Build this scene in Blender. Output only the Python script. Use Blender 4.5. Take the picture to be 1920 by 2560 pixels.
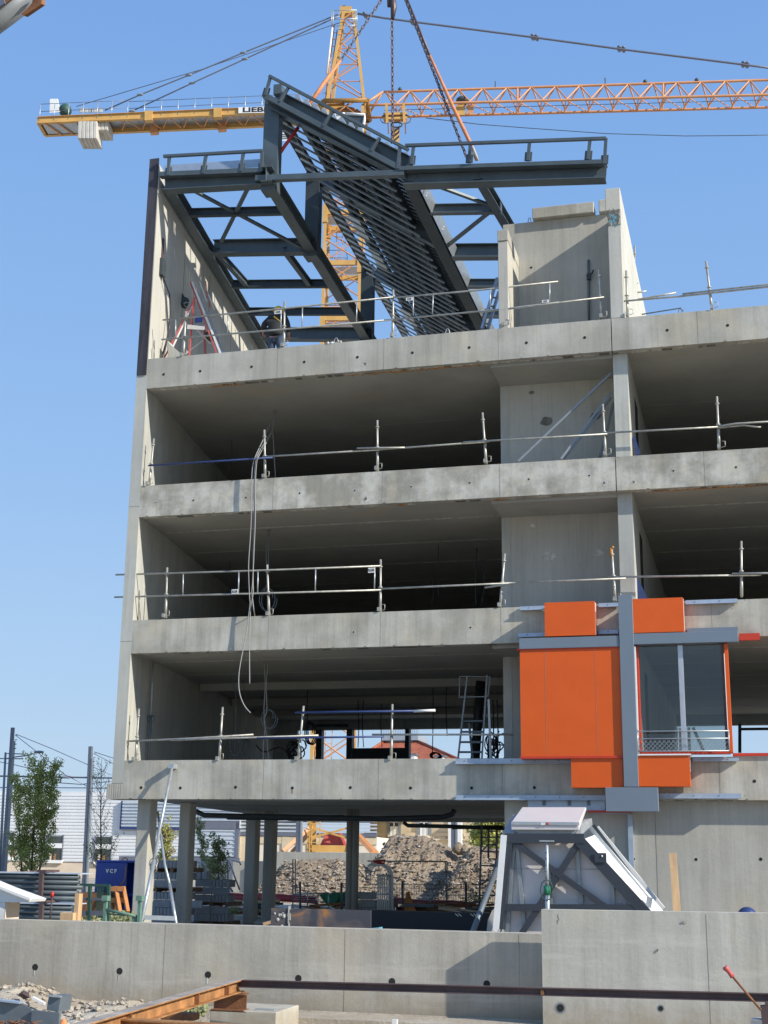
import bpy, math, random
from mathutils import Vector, Matrix, noise
random.seed(7)
R=math.radians
for o in list(bpy.data.objects): bpy.data.objects.remove(o)
S=bpy.context.scene; COL=S.collection
# ---------------- camera ----------------
FPX=3354.9; YAW,PITCH,ROLL=R(14.97),R(14.324),R(0.714)
CAM=Vector((0,0,1.7))
FW=Vector((-math.sin(YAW)*math.cos(PITCH),math.cos(YAW)*math.cos(PITCH),math.sin(PITCH)))
r0=Vector((math.cos(YAW),math.sin(YAW),0)); u0=r0.cross(FW)
RT=r0*math.cos(ROLL)+u0*math.sin(ROLL); UP=RT.cross(FW)
cd=bpy.data.cameras.new('camera'); cam=bpy.data.objects.new('camera',cd); COL.objects.link(cam)
cam.matrix_world=Matrix(((RT.x,UP.x,-FW.x,CAM.x),(RT.y,UP.y,-FW.y,CAM.y),(RT.z,UP.z,-FW.z,CAM.z),(0,0,0,1)))
cd.sensor_fit='VERTICAL'; cd.sensor_height=36; cd.sensor_width=27; cd.lens=FPX/2560*36
cd.clip_start=0.1; cd.clip_end=4000
S.camera=cam
S.render.resolution_x=768; S.render.resolution_y=1024
# ---------------- sky, sun, exposure ----------------
SUN=Vector((3.2,-1.0,1.95)).normalized()
el=math.asin(SUN.z); az=math.atan2(SUN.x,SUN.y)
w=bpy.data.worlds.new('World'); S.world=w; w.use_nodes=True
nt=w.node_tree; nt.nodes.clear()
sk=nt.nodes.new('ShaderNodeTexSky'); sk.sky_type='NISHITA'; sk.sun_disc=False
sk.sun_elevation=el; sk.sun_rotation=az; sk.altitude=20; sk.air_density=1.0; sk.dust_density=1.2; sk.ozone_density=4.5
bg=nt.nodes.new('ShaderNodeBackground'); bg.inputs['Strength'].default_value=0.15
wo=nt.nodes.new('ShaderNodeOutputWorld'); nt.links.new(bg.outputs[0],wo.inputs[0])
tc=nt.nodes.new('ShaderNodeTexCoord'); sx=nt.nodes.new('ShaderNodeSeparateXYZ'); nt.links.new(tc.outputs['Generated'],sx.inputs[0])
cr=nt.nodes.new('ShaderNodeValToRGB'); cr.color_ramp.interpolation='B_SPLINE'
ee=cr.color_ramp.elements; K=1.04/.9
cols=((0,(.50,.625,.76)),(.10,(.41,.575,.785)),(.25,(.305,.50,.80)),(.45,(.222,.42,.785)),(.62,(.18,.365,.745)),(1,(.12,.26,.6)))
ee[0].position=0; ee[0].color=(*[c*K for c in cols[0][1]],1); ee[1].position=1; ee[1].color=(*[c*K for c in cols[-1][1]],1)
for ps,cl in cols[1:-1]: q=ee.new(ps); q.color=(*[c*K for c in cl],1)
nt.links.new(sx.outputs['Z'],cr.inputs[0])
mxs=nt.nodes.new('ShaderNodeMix'); mxs.data_type='RGBA'; mxs.inputs[0].default_value=.93; nt.links.new(sk.outputs[0],mxs.inputs[6])
vm=nt.nodes.new('ShaderNodeVectorMath'); vm.operation='SCALE'; vm.inputs['Scale'].default_value=3.0; nt.links.new(cr.outputs[0],vm.inputs[0]); nt.links.new(vm.outputs[0],mxs.inputs[7])
nt.links.new(mxs.outputs[2],bg.inputs[0])
sl=bpy.data.lights.new('sun','SUN'); sl.energy=2.9; sl.angle=R(0.55); sl.color=(1.0,0.945,0.85)
so=bpy.data.objects.new('sun',sl); COL.objects.link(so); so.rotation_euler=SUN.to_track_quat('Z','Y').to_euler(); so.location=SUN*100
S.view_settings.view_transform='Standard'; S.view_settings.look='None'; S.view_settings.gamma=1; S.view_settings.exposure=1.0
S.render.engine='CYCLES'
# ---------------- back-projection onto real planes ----------------
def ray(x,y): return FW+RT*((x-960)/FPX)-UP*((y-1280)/FPX)
def P(x,y,Y): d=ray(x,y); return CAM+d*(Y/d.y)
def PZ(x,y,Z): d=ray(x,y); return CAM+d*((Z-1.7)/d.z)
def PP(x,y,p,n): d=ray(x,y); n=Vector(n); return CAM+d*((Vector(p)-CAM).dot(n)/d.dot(n))
# ---------------- materials ----------------
MATS={}
def _new(name):
    m=bpy.data.materials.new(name); m.use_nodes=True; MATS[name]=m
    nt=m.node_tree; b=nt.nodes['Principled BSDF']; return m,nt,b
def simple(name,col,rough=.6,metal=0,var=.12,scale=3,bump=0,streak=False,spec=.5,fine=0):
    m,nt,b=_new(name); L=nt.links; N=nt.nodes
    g=N.new('ShaderNodeNewGeometry'); mp=N.new('ShaderNodeMapping'); L.new(g.outputs['Position'],mp.inputs[0])
    if streak: mp.inputs['Scale'].default_value=(1,1,.12)
    n=N.new('ShaderNodeTexNoise'); n.inputs['Scale'].default_value=scale; n.inputs['Detail'].default_value=6; n.inputs['Roughness'].default_value=.65
    L.new(mp.outputs[0],n.inputs[0])
    r=N.new('ShaderNodeMapRange'); r.inputs[1].default_value=.3; r.inputs[2].default_value=.7; r.inputs[3].default_value=1-var; r.inputs[4].default_value=1+var
    L.new(n.outputs[0],r.inputs[0])
    mx=N.new('ShaderNodeMix'); mx.data_type='RGBA'; mx.blend_type='MULTIPLY'; mx.inputs[0].default_value=1
    mx.inputs[6].default_value=(*col,1); L.new(r.outputs[0],mx.inputs[7]); L.new(mx.outputs[2],b.inputs['Base Color'])
    b.inputs['Roughness'].default_value=rough; b.inputs['Metallic'].default_value=metal
    b.inputs['Specular IOR Level'].default_value=spec
    if bump:
        n2=N.new('ShaderNodeTexNoise'); n2.inputs['Scale'].default_value=scale*8; n2.inputs['Detail'].default_value=5; L.new(g.outputs['Position'],n2.inputs[0])
        bp=N.new('ShaderNodeBump'); bp.inputs['Strength'].default_value=bump; bp.inputs['Distance'].default_value=.02
        L.new(n2.outputs[0],bp.inputs['Height']); L.new(bp.outputs[0],b.inputs['Normal'])
    return m
def concrete(name,base,dark,stain=.5,sc=.6,streak=.35,warm=.0,lo=.42,hi=.66,seed=0.,mud=False):
    """cast concrete: broad cement blotches, faint vertical runs, fine grain, pin holes"""
    m,nt,b=_new(name); L=nt.links; N=nt.nodes
    g=N.new('ShaderNodeNewGeometry')
    def noi(scale,detail,rough,msc=(1,1,1),off=0.):
        mp=N.new('ShaderNodeMapping'); mp.inputs['Scale'].default_value=msc; mp.inputs['Location'].default_value=(seed+off,off,off*.7)
        L.new(g.outputs['Position'],mp.inputs[0])
        n=N.new('ShaderNodeTexNoise'); n.inputs['Scale'].default_value=scale; n.inputs['Detail'].default_value=detail; n.inputs['Roughness'].default_value=rough
        L.new(mp.outputs[0],n.inputs[0]); return n.outputs[0]
    def rng(v,a,c,d,e):
        r=N.new('ShaderNodeMapRange'); r.inputs[1].default_value=a; r.inputs[2].default_value=c; r.inputs[3].default_value=d; r.inputs[4].default_value=e
        L.new(v,r.inputs[0]); return r.outputs[0]
    def mixc(fac,a,bb,mode='MIX'):
        x=N.new('ShaderNodeMix'); x.data_type='RGBA'; x.blend_type=mode
        if isinstance(fac,float): x.inputs[0].default_value=fac
        else: L.new(fac,x.inputs[0])
        for k,v in ((6,a),(7,bb)):
            if isinstance(v,tuple): x.inputs[k].default_value=(*v,1)
            else: L.new(v,x.inputs[k])
        return x.outputs[2]
    c=mixc(rng(noi(sc,8,.62),lo,hi,stain,0.),base,dark)
    c=mixc(rng(noi(sc*3.1,6,.7,off=5.),.5,.72,0.,stain*.55),c,dark)
    c=mixc(rng(noi(2.2,5,.6,(1.6,1.6,.10),9.),.45,.75,0.,streak),c,tuple(x*.72 for x in dark))
    c=mixc(rng(noi(2.6,7,.7,(5.,5.,.16),23.),.50,.74,0.,streak*.75),c,tuple(x*.66 for x in dark))
    c=mixc(rng(noi(2.6,7,.7,(4.,4.,.2),41.),.55,.8,0.,streak*.6),c,tuple(min(.8,x*1.22) for x in base))
    c=mixc(rng(noi(sc*1.7,4,.5,off=17.),.52,.78,0.,.45+warm),c,(base[0]*1.10,base[1]*.98,base[2]*.78))
    c=mixc(1.0,c,rng(noi(38,4,.6,off=2.),.25,.75,.95,1.05),'MULTIPLY')
    if mud:   # soil splashed up the foot of the wall
        sz=N.new('ShaderNodeSeparateXYZ'); L.new(g.outputs['Position'],sz.inputs[0])
        ma=N.new('ShaderNodeMath'); ma.operation='MULTIPLY_ADD'; L.new(noi(3.5,7,.7,off=12.),ma.inputs[0]); ma.inputs[1].default_value=-.9; L.new(sz.outputs['Z'],ma.inputs[2])
        c=mixc(rng(ma.outputs[0],-.85,-.45,.65,0.),c,(.33,.27,.19))
        c=mixc(rng(noi(1.1,6,.65,(.35,.35,3.2),33.),.56,.68,0.,.30),c,tuple(min(.8,x*1.25) for x in base))
    vo=N.new('ShaderNodeTexVoronoi'); vo.inputs['Scale'].default_value=5.5; L.new(g.outputs['Position'],vo.inputs[0])
    c=mixc(1.0,c,rng(vo.outputs['Distance'],.018,.034,.62,1.),'MULTIPLY')
    L.new(c,b.inputs['Base Color']); b.inputs['Roughness'].default_value=.86; b.inputs['Specular IOR Level'].default_value=.3
    bp=N.new('ShaderNodeBump'); bp.inputs['Strength'].default_value=.35; bp.inputs['Distance'].default_value=.012
    L.new(noi(14,6,.7,off=3.),bp.inputs['Height']); L.new(bp.outputs[0],b.inputs['Normal'])
    return m
concrete('fascia',(.56,.535,.455),(.30,.275,.22),stain=.62,sc=.9,streak=.5,lo=.40,hi=.62)
concrete('fascia_top',(.56,.54,.47),(.31,.29,.24),stain=.6,sc=.6,streak=.45,seed=31.)
concrete('fascia_mottled',(.58,.56,.485),(.285,.265,.215),stain=.8,sc=1.5,streak=.35,lo=.42,hi=.60,seed=11.)
concrete('wall_concrete',(.51,.49,.425),(.35,.33,.28),stain=.5,sc=.4,streak=.45,seed=4.)
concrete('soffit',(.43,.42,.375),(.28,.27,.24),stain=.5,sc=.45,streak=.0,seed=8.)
concrete('inner_wall',(.54,.54,.485),(.35,.35,.315),stain=.55,sc=.5,streak=.4,seed=2.)
concrete('pale_wall',(.56,.545,.48),(.42,.41,.36),stain=.4,sc=.4,streak=.4,seed=6.)
concrete('retaining',(.52,.49,.42),(.34,.31,.25),stain=.65,sc=.6,streak=.6,seed=21.,mud=True)
concrete('retaining_pale',(.55,.53,.46),(.41,.39,.33),stain=.55,sc=.5,streak=.6,seed=14.,mud=True)
simple('hole',(.02,.02,.018),.95,var=.1)
simple('groove',(.24,.225,.20),.95,var=.3,scale=6)
simple('efflorescence',(.50,.48,.42),.9,var=.4,scale=9)
simple('rust_foam',(.42,.19,.05),.95,var=.5,scale=12)
simple('bitumen',(.045,.043,.052),.75,var=.95,scale=2.2,streak=True,bump=.3)
simple('steel',(.085,.108,.118),.48,.15,var=.18,scale=2)
simple('steel_dark',(.045,.058,.064),.6,.1,var=.2,scale=3)
simple('deck_metal',(.045,.052,.055),.55,.3,var=.45,scale=1.6)
simple('galv',(.46,.49,.50),.42,.55,var=.15,scale=8)
simple('galv_pale',(.40,.47,.55),.45,.35,var=.1,scale=5)
simple('rod',(.30,.33,.34),.4,.5,var=.15,scale=8)
simple('scaffold',(.42,.41,.36),.5,.5,var=.3,scale=6)
simple('blue_tube',(.03,.055,.17),.5,.1,var=.2,scale=8)
simple('cable',(.28,.28,.27),.6,var=.1)
simple('black_cable',(.015,.015,.017),.6,var=.1)
simple('orange_panel',(.70,.108,.012),.45,var=.05,scale=1.6,spec=.35,bump=.04)
simple('red_trim',(.55,.045,.015),.45,var=.08)
simple('grey_clad',(.20,.24,.28),.42,.25,var=.05,scale=1.2)
simple('white_trim',(.80,.80,.77),.5,var=.05)
simple('crane_yellow',(.60,.35,.10),.45,var=.15,scale=1)
simple('crane_orange',(.64,.30,.13),.45,var=.15,scale=1)
simple('crane_dark',(.06,.07,.07),.5,var=.2)
simple('crane_white',(.75,.75,.72),.5,var=.08)
simple('weight_concrete',(.52,.49,.43),.85,var=.15,scale=2,bump=.2)
simple('sling_orange',(.66,.24,.09),.7,var=.25,scale=6)
simple('chain_metal',(.11,.08,.075),.5,.6,var=.3,scale=8)
simple('rust',(.20,.085,.035),.8,var=.5,scale=4,bump=.3)
simple('rust_light',(.36,.17,.06),.8,var=.45,scale=5,bump=.3)
simple('rust_top',(.36,.31,.26),.75,var=.35,scale=3.5,bump=.2)
simple('rust_plum',(.085,.055,.055),.65,var=.3,scale=3)
simple('ladder_red',(.50,.10,.09),.5,var=.1)
simple('ladder_alu',(.52,.53,.55),.35,.6,var=.1)
simple('wood',(.55,.36,.19),.75,var=.25,scale=5,streak=True)
simple('wood_dark',(.22,.13,.075),.8,var=.35,scale=5,streak=True)
simple('wood_orange',(.52,.22,.07),.7,var=.2,scale=5)
simple('corrugated_white',(.77,.77,.76),.45,.2,var=.06,scale=.6)
simple('louvre_blue',(.52,.57,.62),.45,.2,var=.06)
simple('beige_plaster',(.66,.55,.42),.9,var=.1,scale=1,bump=.1)
simple('glass_dark',(.05,.055,.05),.12,0,var=.4,scale=1.5,spec=.8)
simple('container_blue',(.015,.05,.28),.4,var=.1,scale=1)
simple('pole_paint',(.17,.18,.22),.4,.3,var=.08)
simple('lamp_grey',(.26,.28,.29),.4,.3,var=.08)
simple('corrugated_dark',(.085,.105,.115),.5,.3,var=.25,scale=2)
simple('green_paint',(.13,.24,.18),.6,var=.2,scale=6)
simple('green_dark',(.03,.08,.06),.6,var=.2)
simple('green_tarp',(.02,.20,.10),.6,var=.25,scale=4)
simple('red_pipe',(.45,.03,.03),.5,var=.2)
simple('cinder',(.34,.34,.34),.95,var=.15,scale=6,bump=.5)
simple('cinder_light',(.45,.45,.44),.95,var=.15,scale=6,bump=.5)
simple('module_board',(.62,.58,.56),.8,var=.05,scale=2)
simple('module_lid',(.62,.58,.57),.4,var=.04)
simple('roof_tile',(.36,.105,.055),.8,var=.3,scale=1.4,bump=.3)
simple('stone',(.60,.49,.33),.9,var=.15,scale=1,bump=.2)
simple('stone_pale',(.72,.64,.52),.9,var=.08,scale=2)
simple('bark',(.10,.08,.06),.9,var=.3,scale=8)
simple('frame_slate',(.042,.050,.062),.5,.15,var=.1)
simple('twig',(.24,.20,.17),.9,var=.3,scale=8)
simple('skin',(.45,.24,.17),.6,var=.06)
simple('jacket',(.022,.024,.026),.85,var=.3,scale=10,bump=.3)
simple('jeans',(.05,.075,.12),.9,var=.4,scale=12,bump=.3)
simple('helmet',(.75,.48,.02),.35,var=.04)
simple('sign_white',(.75,.74,.70),.5,var=.04)
simple('sign_black',(.015,.015,.02),.5,var=.04)
simple('tape_blue',(.10,.32,.40),.6,var=.5,scale=14)
simple('patch_dark',(.16,.15,.125),.9,var=.4,scale=8)
simple('steel_part',(.14,.17,.19),.5,.2,var=.15,scale=3)
def leaf(name,col,var=.5,tr=.25):
    m,nt,b=_new(name); L=nt.links;N=nt.nodes
    g=N.new('ShaderNodeNewGeometry'); n=N.new('ShaderNodeTexNoise'); n.inputs['Scale'].default_value=1.2; L.new(g.outputs['Position'],n.inputs[0])
    ad=N.new('ShaderNodeMath'); ad.operation='ADD'; L.new(g.outputs['Random Per Island'],ad.inputs[0]); L.new(n.outputs[0],ad.inputs[1])
    r=N.new('ShaderNodeMapRange'); r.inputs[1].default_value=.3;r.inputs[2].default_value=1.6; r.inputs[3].default_value=1-var; r.inputs[4].default_value=1+var; L.new(ad.outputs[0],r.inputs[0])
    mx=N.new('ShaderNodeMix'); mx.data_type='RGBA'; mx.blend_type='MULTIPLY'; mx.inputs[0].default_value=1; mx.inputs[6].default_value=(*col,1); L.new(r.outputs[0],mx.inputs[7]); L.new(mx.outputs[2],b.inputs['Base Color'])
    b.inputs['Roughness'].default_value=.55
    t=N.new('ShaderNodeBsdfTranslucent'); L.new(mx.outputs[2],t.inputs[0]); ms=N.new('ShaderNodeMixShader'); ms.inputs[0].default_value=tr
    L.new(b.outputs[0],ms.inputs[1]); L.new(t.outputs[0],ms.inputs[2]); L.new(ms.outputs[0],N['Material Output'].inputs[0])
leaf('leaf_green',(.42,.43,.12),.6,.4); leaf('leaf_yellow',(.30,.30,.07)); leaf('leaf_brown',(.16,.10,.05)); leaf('weed',(.30,.32,.14))
def ground_mat(name,c1,c2,c3,bs=9,bd=.05):
    m,nt,b=_new(name); L=nt.links;N=nt.nodes; g=N.new('ShaderNodeNewGeometry')
    n=N.new('ShaderNodeTexNoise'); n.inputs['Scale'].default_value=.5; n.inputs['Detail'].default_value=9; n.inputs['Roughness'].default_value=.7; L.new(g.outputs['Position'],n.inputs[0])
    cr=N.new('ShaderNodeValToRGB'); e=cr.color_ramp; e.elements[0].position=.35; e.elements[0].color=(*c1,1); e.elements[1].position=.68; e.elements[1].color=(*c3,1); q=e.elements.new(.5); q.color=(*c2,1)
    L.new(n.outputs[0],cr.inputs[0]); L.new(cr.outputs[0],b.inputs['Base Color']); b.inputs['Roughness'].default_value=.95
    n2=N.new('ShaderNodeTexNoise'); n2.inputs['Scale'].default_value=bs; n2.inputs['Detail'].default_value=9; n2.inputs['Roughness'].default_value=.7; L.new(g.outputs['Position'],n2.inputs[0])
    bp=N.new('ShaderNodeBump'); bp.inputs['Strength'].default_value=.9; bp.inputs['Distance'].default_value=bd; L.new(n2.outputs[0],bp.inputs['Height']); L.new(bp.outputs[0],b.inputs['Normal'])
ground_mat('soil',(.30,.25,.18),(.42,.36,.275),(.52,.47,.38))
ground_mat('mound_soil',(.22,.172,.125),(.335,.262,.185),(.43,.36,.275),5,.22)
simple('rock',(.38,.33,.27),.95,var=.35,scale=3,bump=.4)
# rusty plate: its own stain
m,nt,b=_new('rusty_plate'); L=nt.links;N=nt.nodes
g=N.new('ShaderNodeNewGeometry'); n=N.new('ShaderNodeTexNoise'); n.inputs['Scale'].default_value=1.7; n.inputs['Detail'].default_value=7; n.inputs['Distortion'].default_value=1.2; L.new(g.outputs['Position'],n.inputs[0])
cr=N.new('ShaderNodeValToRGB'); e=cr.color_ramp; e.elements[0].position=.42; e.elements[0].color=(.07,.07,.08,1); e.elements[1].position=.62; e.elements[1].color=(.46,.20,.06,1); q=e.elements.new(.52); q.color=(.15,.12,.11,1); q=e.elements.new(.70); q.color=(.10,.07,.06,1)
L.new(n.outputs[0],cr.inputs[0]); L.new(cr.outputs[0],b.inputs['Base Color']); b.inputs['Roughness'].default_value=.6
# window glass
m,nt,b=_new('window_glass'); b.inputs['Base Color'].default_value=(.42,.47,.46,1); b.inputs['Roughness'].default_value=.02; b.inputs['Transmission Weight'].default_value=1; b.inputs['IOR'].default_value=1.6
m,nt,b=_new('screen_mesh'); b.inputs['Base Color'].default_value=(.35,.36,.37,1); b.inputs['Metallic'].default_value=.4
# ---------------- object helpers ----------------
def tag(o,label=None,cat=None,group=None,kind=None):
    if label: o['label']=label
    if cat: o['category']=cat
    if group: o['group']=group
    if kind: o['kind']=kind
    return o
def thing(name,label,cat,loc=(0,0,0),group=None):
    o=bpy.data.objects.new(name,None); COL.objects.link(o); o.location=loc; o.empty_display_size=.2
    bpy.context.view_layer.update()
    return tag(o,label,cat,group)
def worldloc(o):
    v=Vector((0,0,0))
    while o: v=v+Vector(o.location); o=o.parent
    return v
class MB:
    def __init__(s): s.v=[];s.f=[];s.m=[];s.mats=[];s.sm=[]
    def mi(s,mat):
        if mat not in s.mats: s.mats.append(mat)
        return s.mats.index(mat)
    def add(s,vs,fs,mat,smooth=False):
        k=len(s.v); s.v+= [Vector(v) for v in vs]; i=s.mi(mat)
        for f in fs: s.f.append([k+j for j in f]); s.m.append(i); s.sm.append(smooth)
        return s
    def hexa(s,a,mat):   # 8 corners: bottom 4 ccw, top 4
        return s.add(a,[(3,2,1,0),(4,5,6,7),(0,1,5,4),(1,2,6,5),(2,3,7,6),(3,0,4,7)],mat)
    def box(s,x0,x1,y0,y1,z0,z1,mat):
        return s.hexa([(x0,y0,z0),(x1,y0,z0),(x1,y1,z0),(x0,y1,z0),(x0,y0,z1),(x1,y0,z1),(x1,y1,z1),(x0,y1,z1)],mat)
    def bar(s,p,q,w,h,mat,up=(0,0,1),align=0):
        p,q=Vector(p),Vector(q); d=(q-p).normalized(); up=Vector(up)
        if abs(d.dot(up))>.98: up=Vector((0,1,0))
        a=d.cross(up).normalized(); b=a.cross(d).normalized()
        c=b*(align*h/2)
        vs=[]
        for e in (p,q):
            for i,j in((-1,-1),(1,-1),(1,1),(-1,1)): vs.append(e+a*(i*w/2)+b*(j*h/2)+c)
        return s.add(vs,[(0,1,2,3),(7,6,5,4),(0,4,5,1),(1,5,6,2),(2,6,7,3),(3,7,4,0)],mat)
    def ibeam(s,p,q,w,h,mat,t=.02,up=(0,0,1),align=1):
        """I section; p,q on the underside when align=1"""
        p,q=Vector(p),Vector(q); d=(q-p).normalized(); up=Vector(up); a=d.cross(up).normalized(); b=a.cross(d).normalized()
        o=b*(h/2*align)
        s.bar(p+o-b*(h/2-t/2),q+o-b*(h/2-t/2),w,t,mat,up); s.bar(p+o+b*(h/2-t/2),q+o+b*(h/2-t/2),w,t,mat,up)
        return s.bar(p+o,q+o,t*.7,h-2*t-.002,mat,up)
    def tube(s,pts,r,mat,n=8,caps=True):
        pts=[Vector(p) for p in pts]; rs=r if isinstance(r,(list,tuple)) else [r]*len(pts); vs=[]; prev=None
        for i,p in enumerate(pts):
            d=(pts[min(i+1,len(pts)-1)]-pts[max(i-1,0)]).normalized()
            if prev is None: a=d.orthogonal().normalized()
            else:
                a=prev-d*prev.dot(d)
                a=a.normalized() if a.length>1e-4 else d.orthogonal().normalized()
            prev=a; b=d.cross(a)
            for k in range(n):
                t=2*math.pi*k/n; vs.append(p+(a*math.cos(t)+b*math.sin(t))*rs[i])
        fs=[(i*n+k,i*n+(k+1)%n,(i+1)*n+(k+1)%n,(i+1)*n+k) for i in range(len(pts)-1) for k in range(n)]
        s.add(vs,fs,mat,True)
        if caps:
            k0=len(s.v)-len(vs); i=s.mi(mat)
            s.f.append([k0+k for k in range(n)][::-1]); s.m.append(i); s.sm.append(False)
            s.f.append([k0+(len(pts)-1)*n+k for k in range(n)]); s.m.append(i); s.sm.append(False)
        return s
    def prism(s,poly,ext,mat):
        n=len(poly); poly=[Vector(p) for p in poly]; e=Vector(ext)
        return s.add(poly+[p+e for p in poly],[tuple(range(n)),tuple(range(2*n-1,n-1,-1))]+[(i,i+n,(i+1)%n+n,(i+1)%n) for i in range(n)],mat)
    def sphere(s,c,r,mat,n=10,m=7,sc=(1,1,1)):
        c=Vector(c); vs=[];fs=[]
        for i in range(m+1):
            a=math.pi*i/m
            for k in range(n):
                t=2*math.pi*k/n; vs.append(c+Vector((r*sc[0]*math.sin(a)*math.cos(t),r*sc[1]*math.sin(a)*math.sin(t),r*sc[2]*math.cos(a))))
        for i in range(m):
            for k in range(n): fs.append((i*n+k,(i+1)*n+k,(i+1)*n+(k+1)%n,i*n+(k+1)%n))
        return s.add(vs,fs,mat,True)
    def build(s,name,parent=None,bevel=0,origin=None):
        if parent is not None: o0=worldloc(parent)
        elif origin is not None: o0=Vector(origin)
        else:
            xs=[v.x for v in s.v];ys=[v.y for v in s.v];zs=[v.z for v in s.v]
            o0=Vector(((min(xs)+max(xs))/2,(min(ys)+max(ys))/2,min(zs)))
        me=bpy.data.meshes.new(name); me.from_pydata([v-o0 for v in s.v],[],s.f)
        for mname in s.mats: me.materials.append(MATS[mname])
        me.polygons.foreach_set('material_index',s.m); me.polygons.foreach_set('use_smooth',s.sm)
        me.validate(); me.update()
        ob=bpy.data.objects.new(name,me); COL.objects.link(ob)
        if parent is not None: ob.parent=parent
        else: ob.location=o0
        if bevel:
            bm=ob.modifiers.new('bevel','BEVEL'); bm.width=bevel; bm.segments=1; bm.limit_method='ANGLE'; bm.angle_limit=R(40)
        return ob
def text_mesh(name,body,size,mat,mw,parent=None,ext=.004,bold=0.0):
    cu=bpy.data.curves.new(name,'FONT'); cu.body=body; cu.size=size; cu.extrude=ext; cu.offset=bold; cu.align_x='CENTER'; cu.align_y='CENTER'
    t=bpy.data.objects.new(name+'_tmp',cu); COL.objects.link(t); bpy.context.view_layer.update()
    me=bpy.data.meshes.new_from_object(t.evaluated_get(bpy.context.evaluated_depsgraph_get())); bpy.data.objects.remove(t)
    me.materials.clear(); me.materials.append(MATS[mat]); me.transform(mw)
    if parent is not None: me.transform(Matrix.Translation(-worldloc(parent)))
    o=bpy.data.objects.new(name,me); COL.objects.link(o)
    if parent is not None: o.parent=parent
    return o
def face_front(p,ang=0.):  # text facing -Y, turned by ang about Z
    return Matrix.Translation(p)@Matrix.Rotation(ang,4,'Z')@Matrix.Rotation(R(90),4,'X')
def copy_tree(o,parent=None):
    c=o.copy(); COL.objects.link(c)
    if parent is not None: c.parent=parent
    for ch in list(o.children): copy_tree(ch,c)
    return c
# =============== ground ===============
YF=28.5
g=MB(); 
xs=(-700,700)
g.add([(-700,-60,-.6),(700,-60,-.6),(700,18.55,-.6),(-700,18.55,-.6)],[(0,1,2,3)],'soil')
g.add([(-700,18.55,-.6),(700,18.55,-.6),(700,18.8,-.25),(-700,18.8,-.25)],[(0,1,2,3)],'soil')
g.add([(-700,18.8,-.25),(700,18.8,-.25),(700,1500,-.25),(-700,1500,-.25)],[(0,1,2,3)],'soil')
tag(g.build('ground',origin=(0,0,0)),kind='structure')
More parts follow.
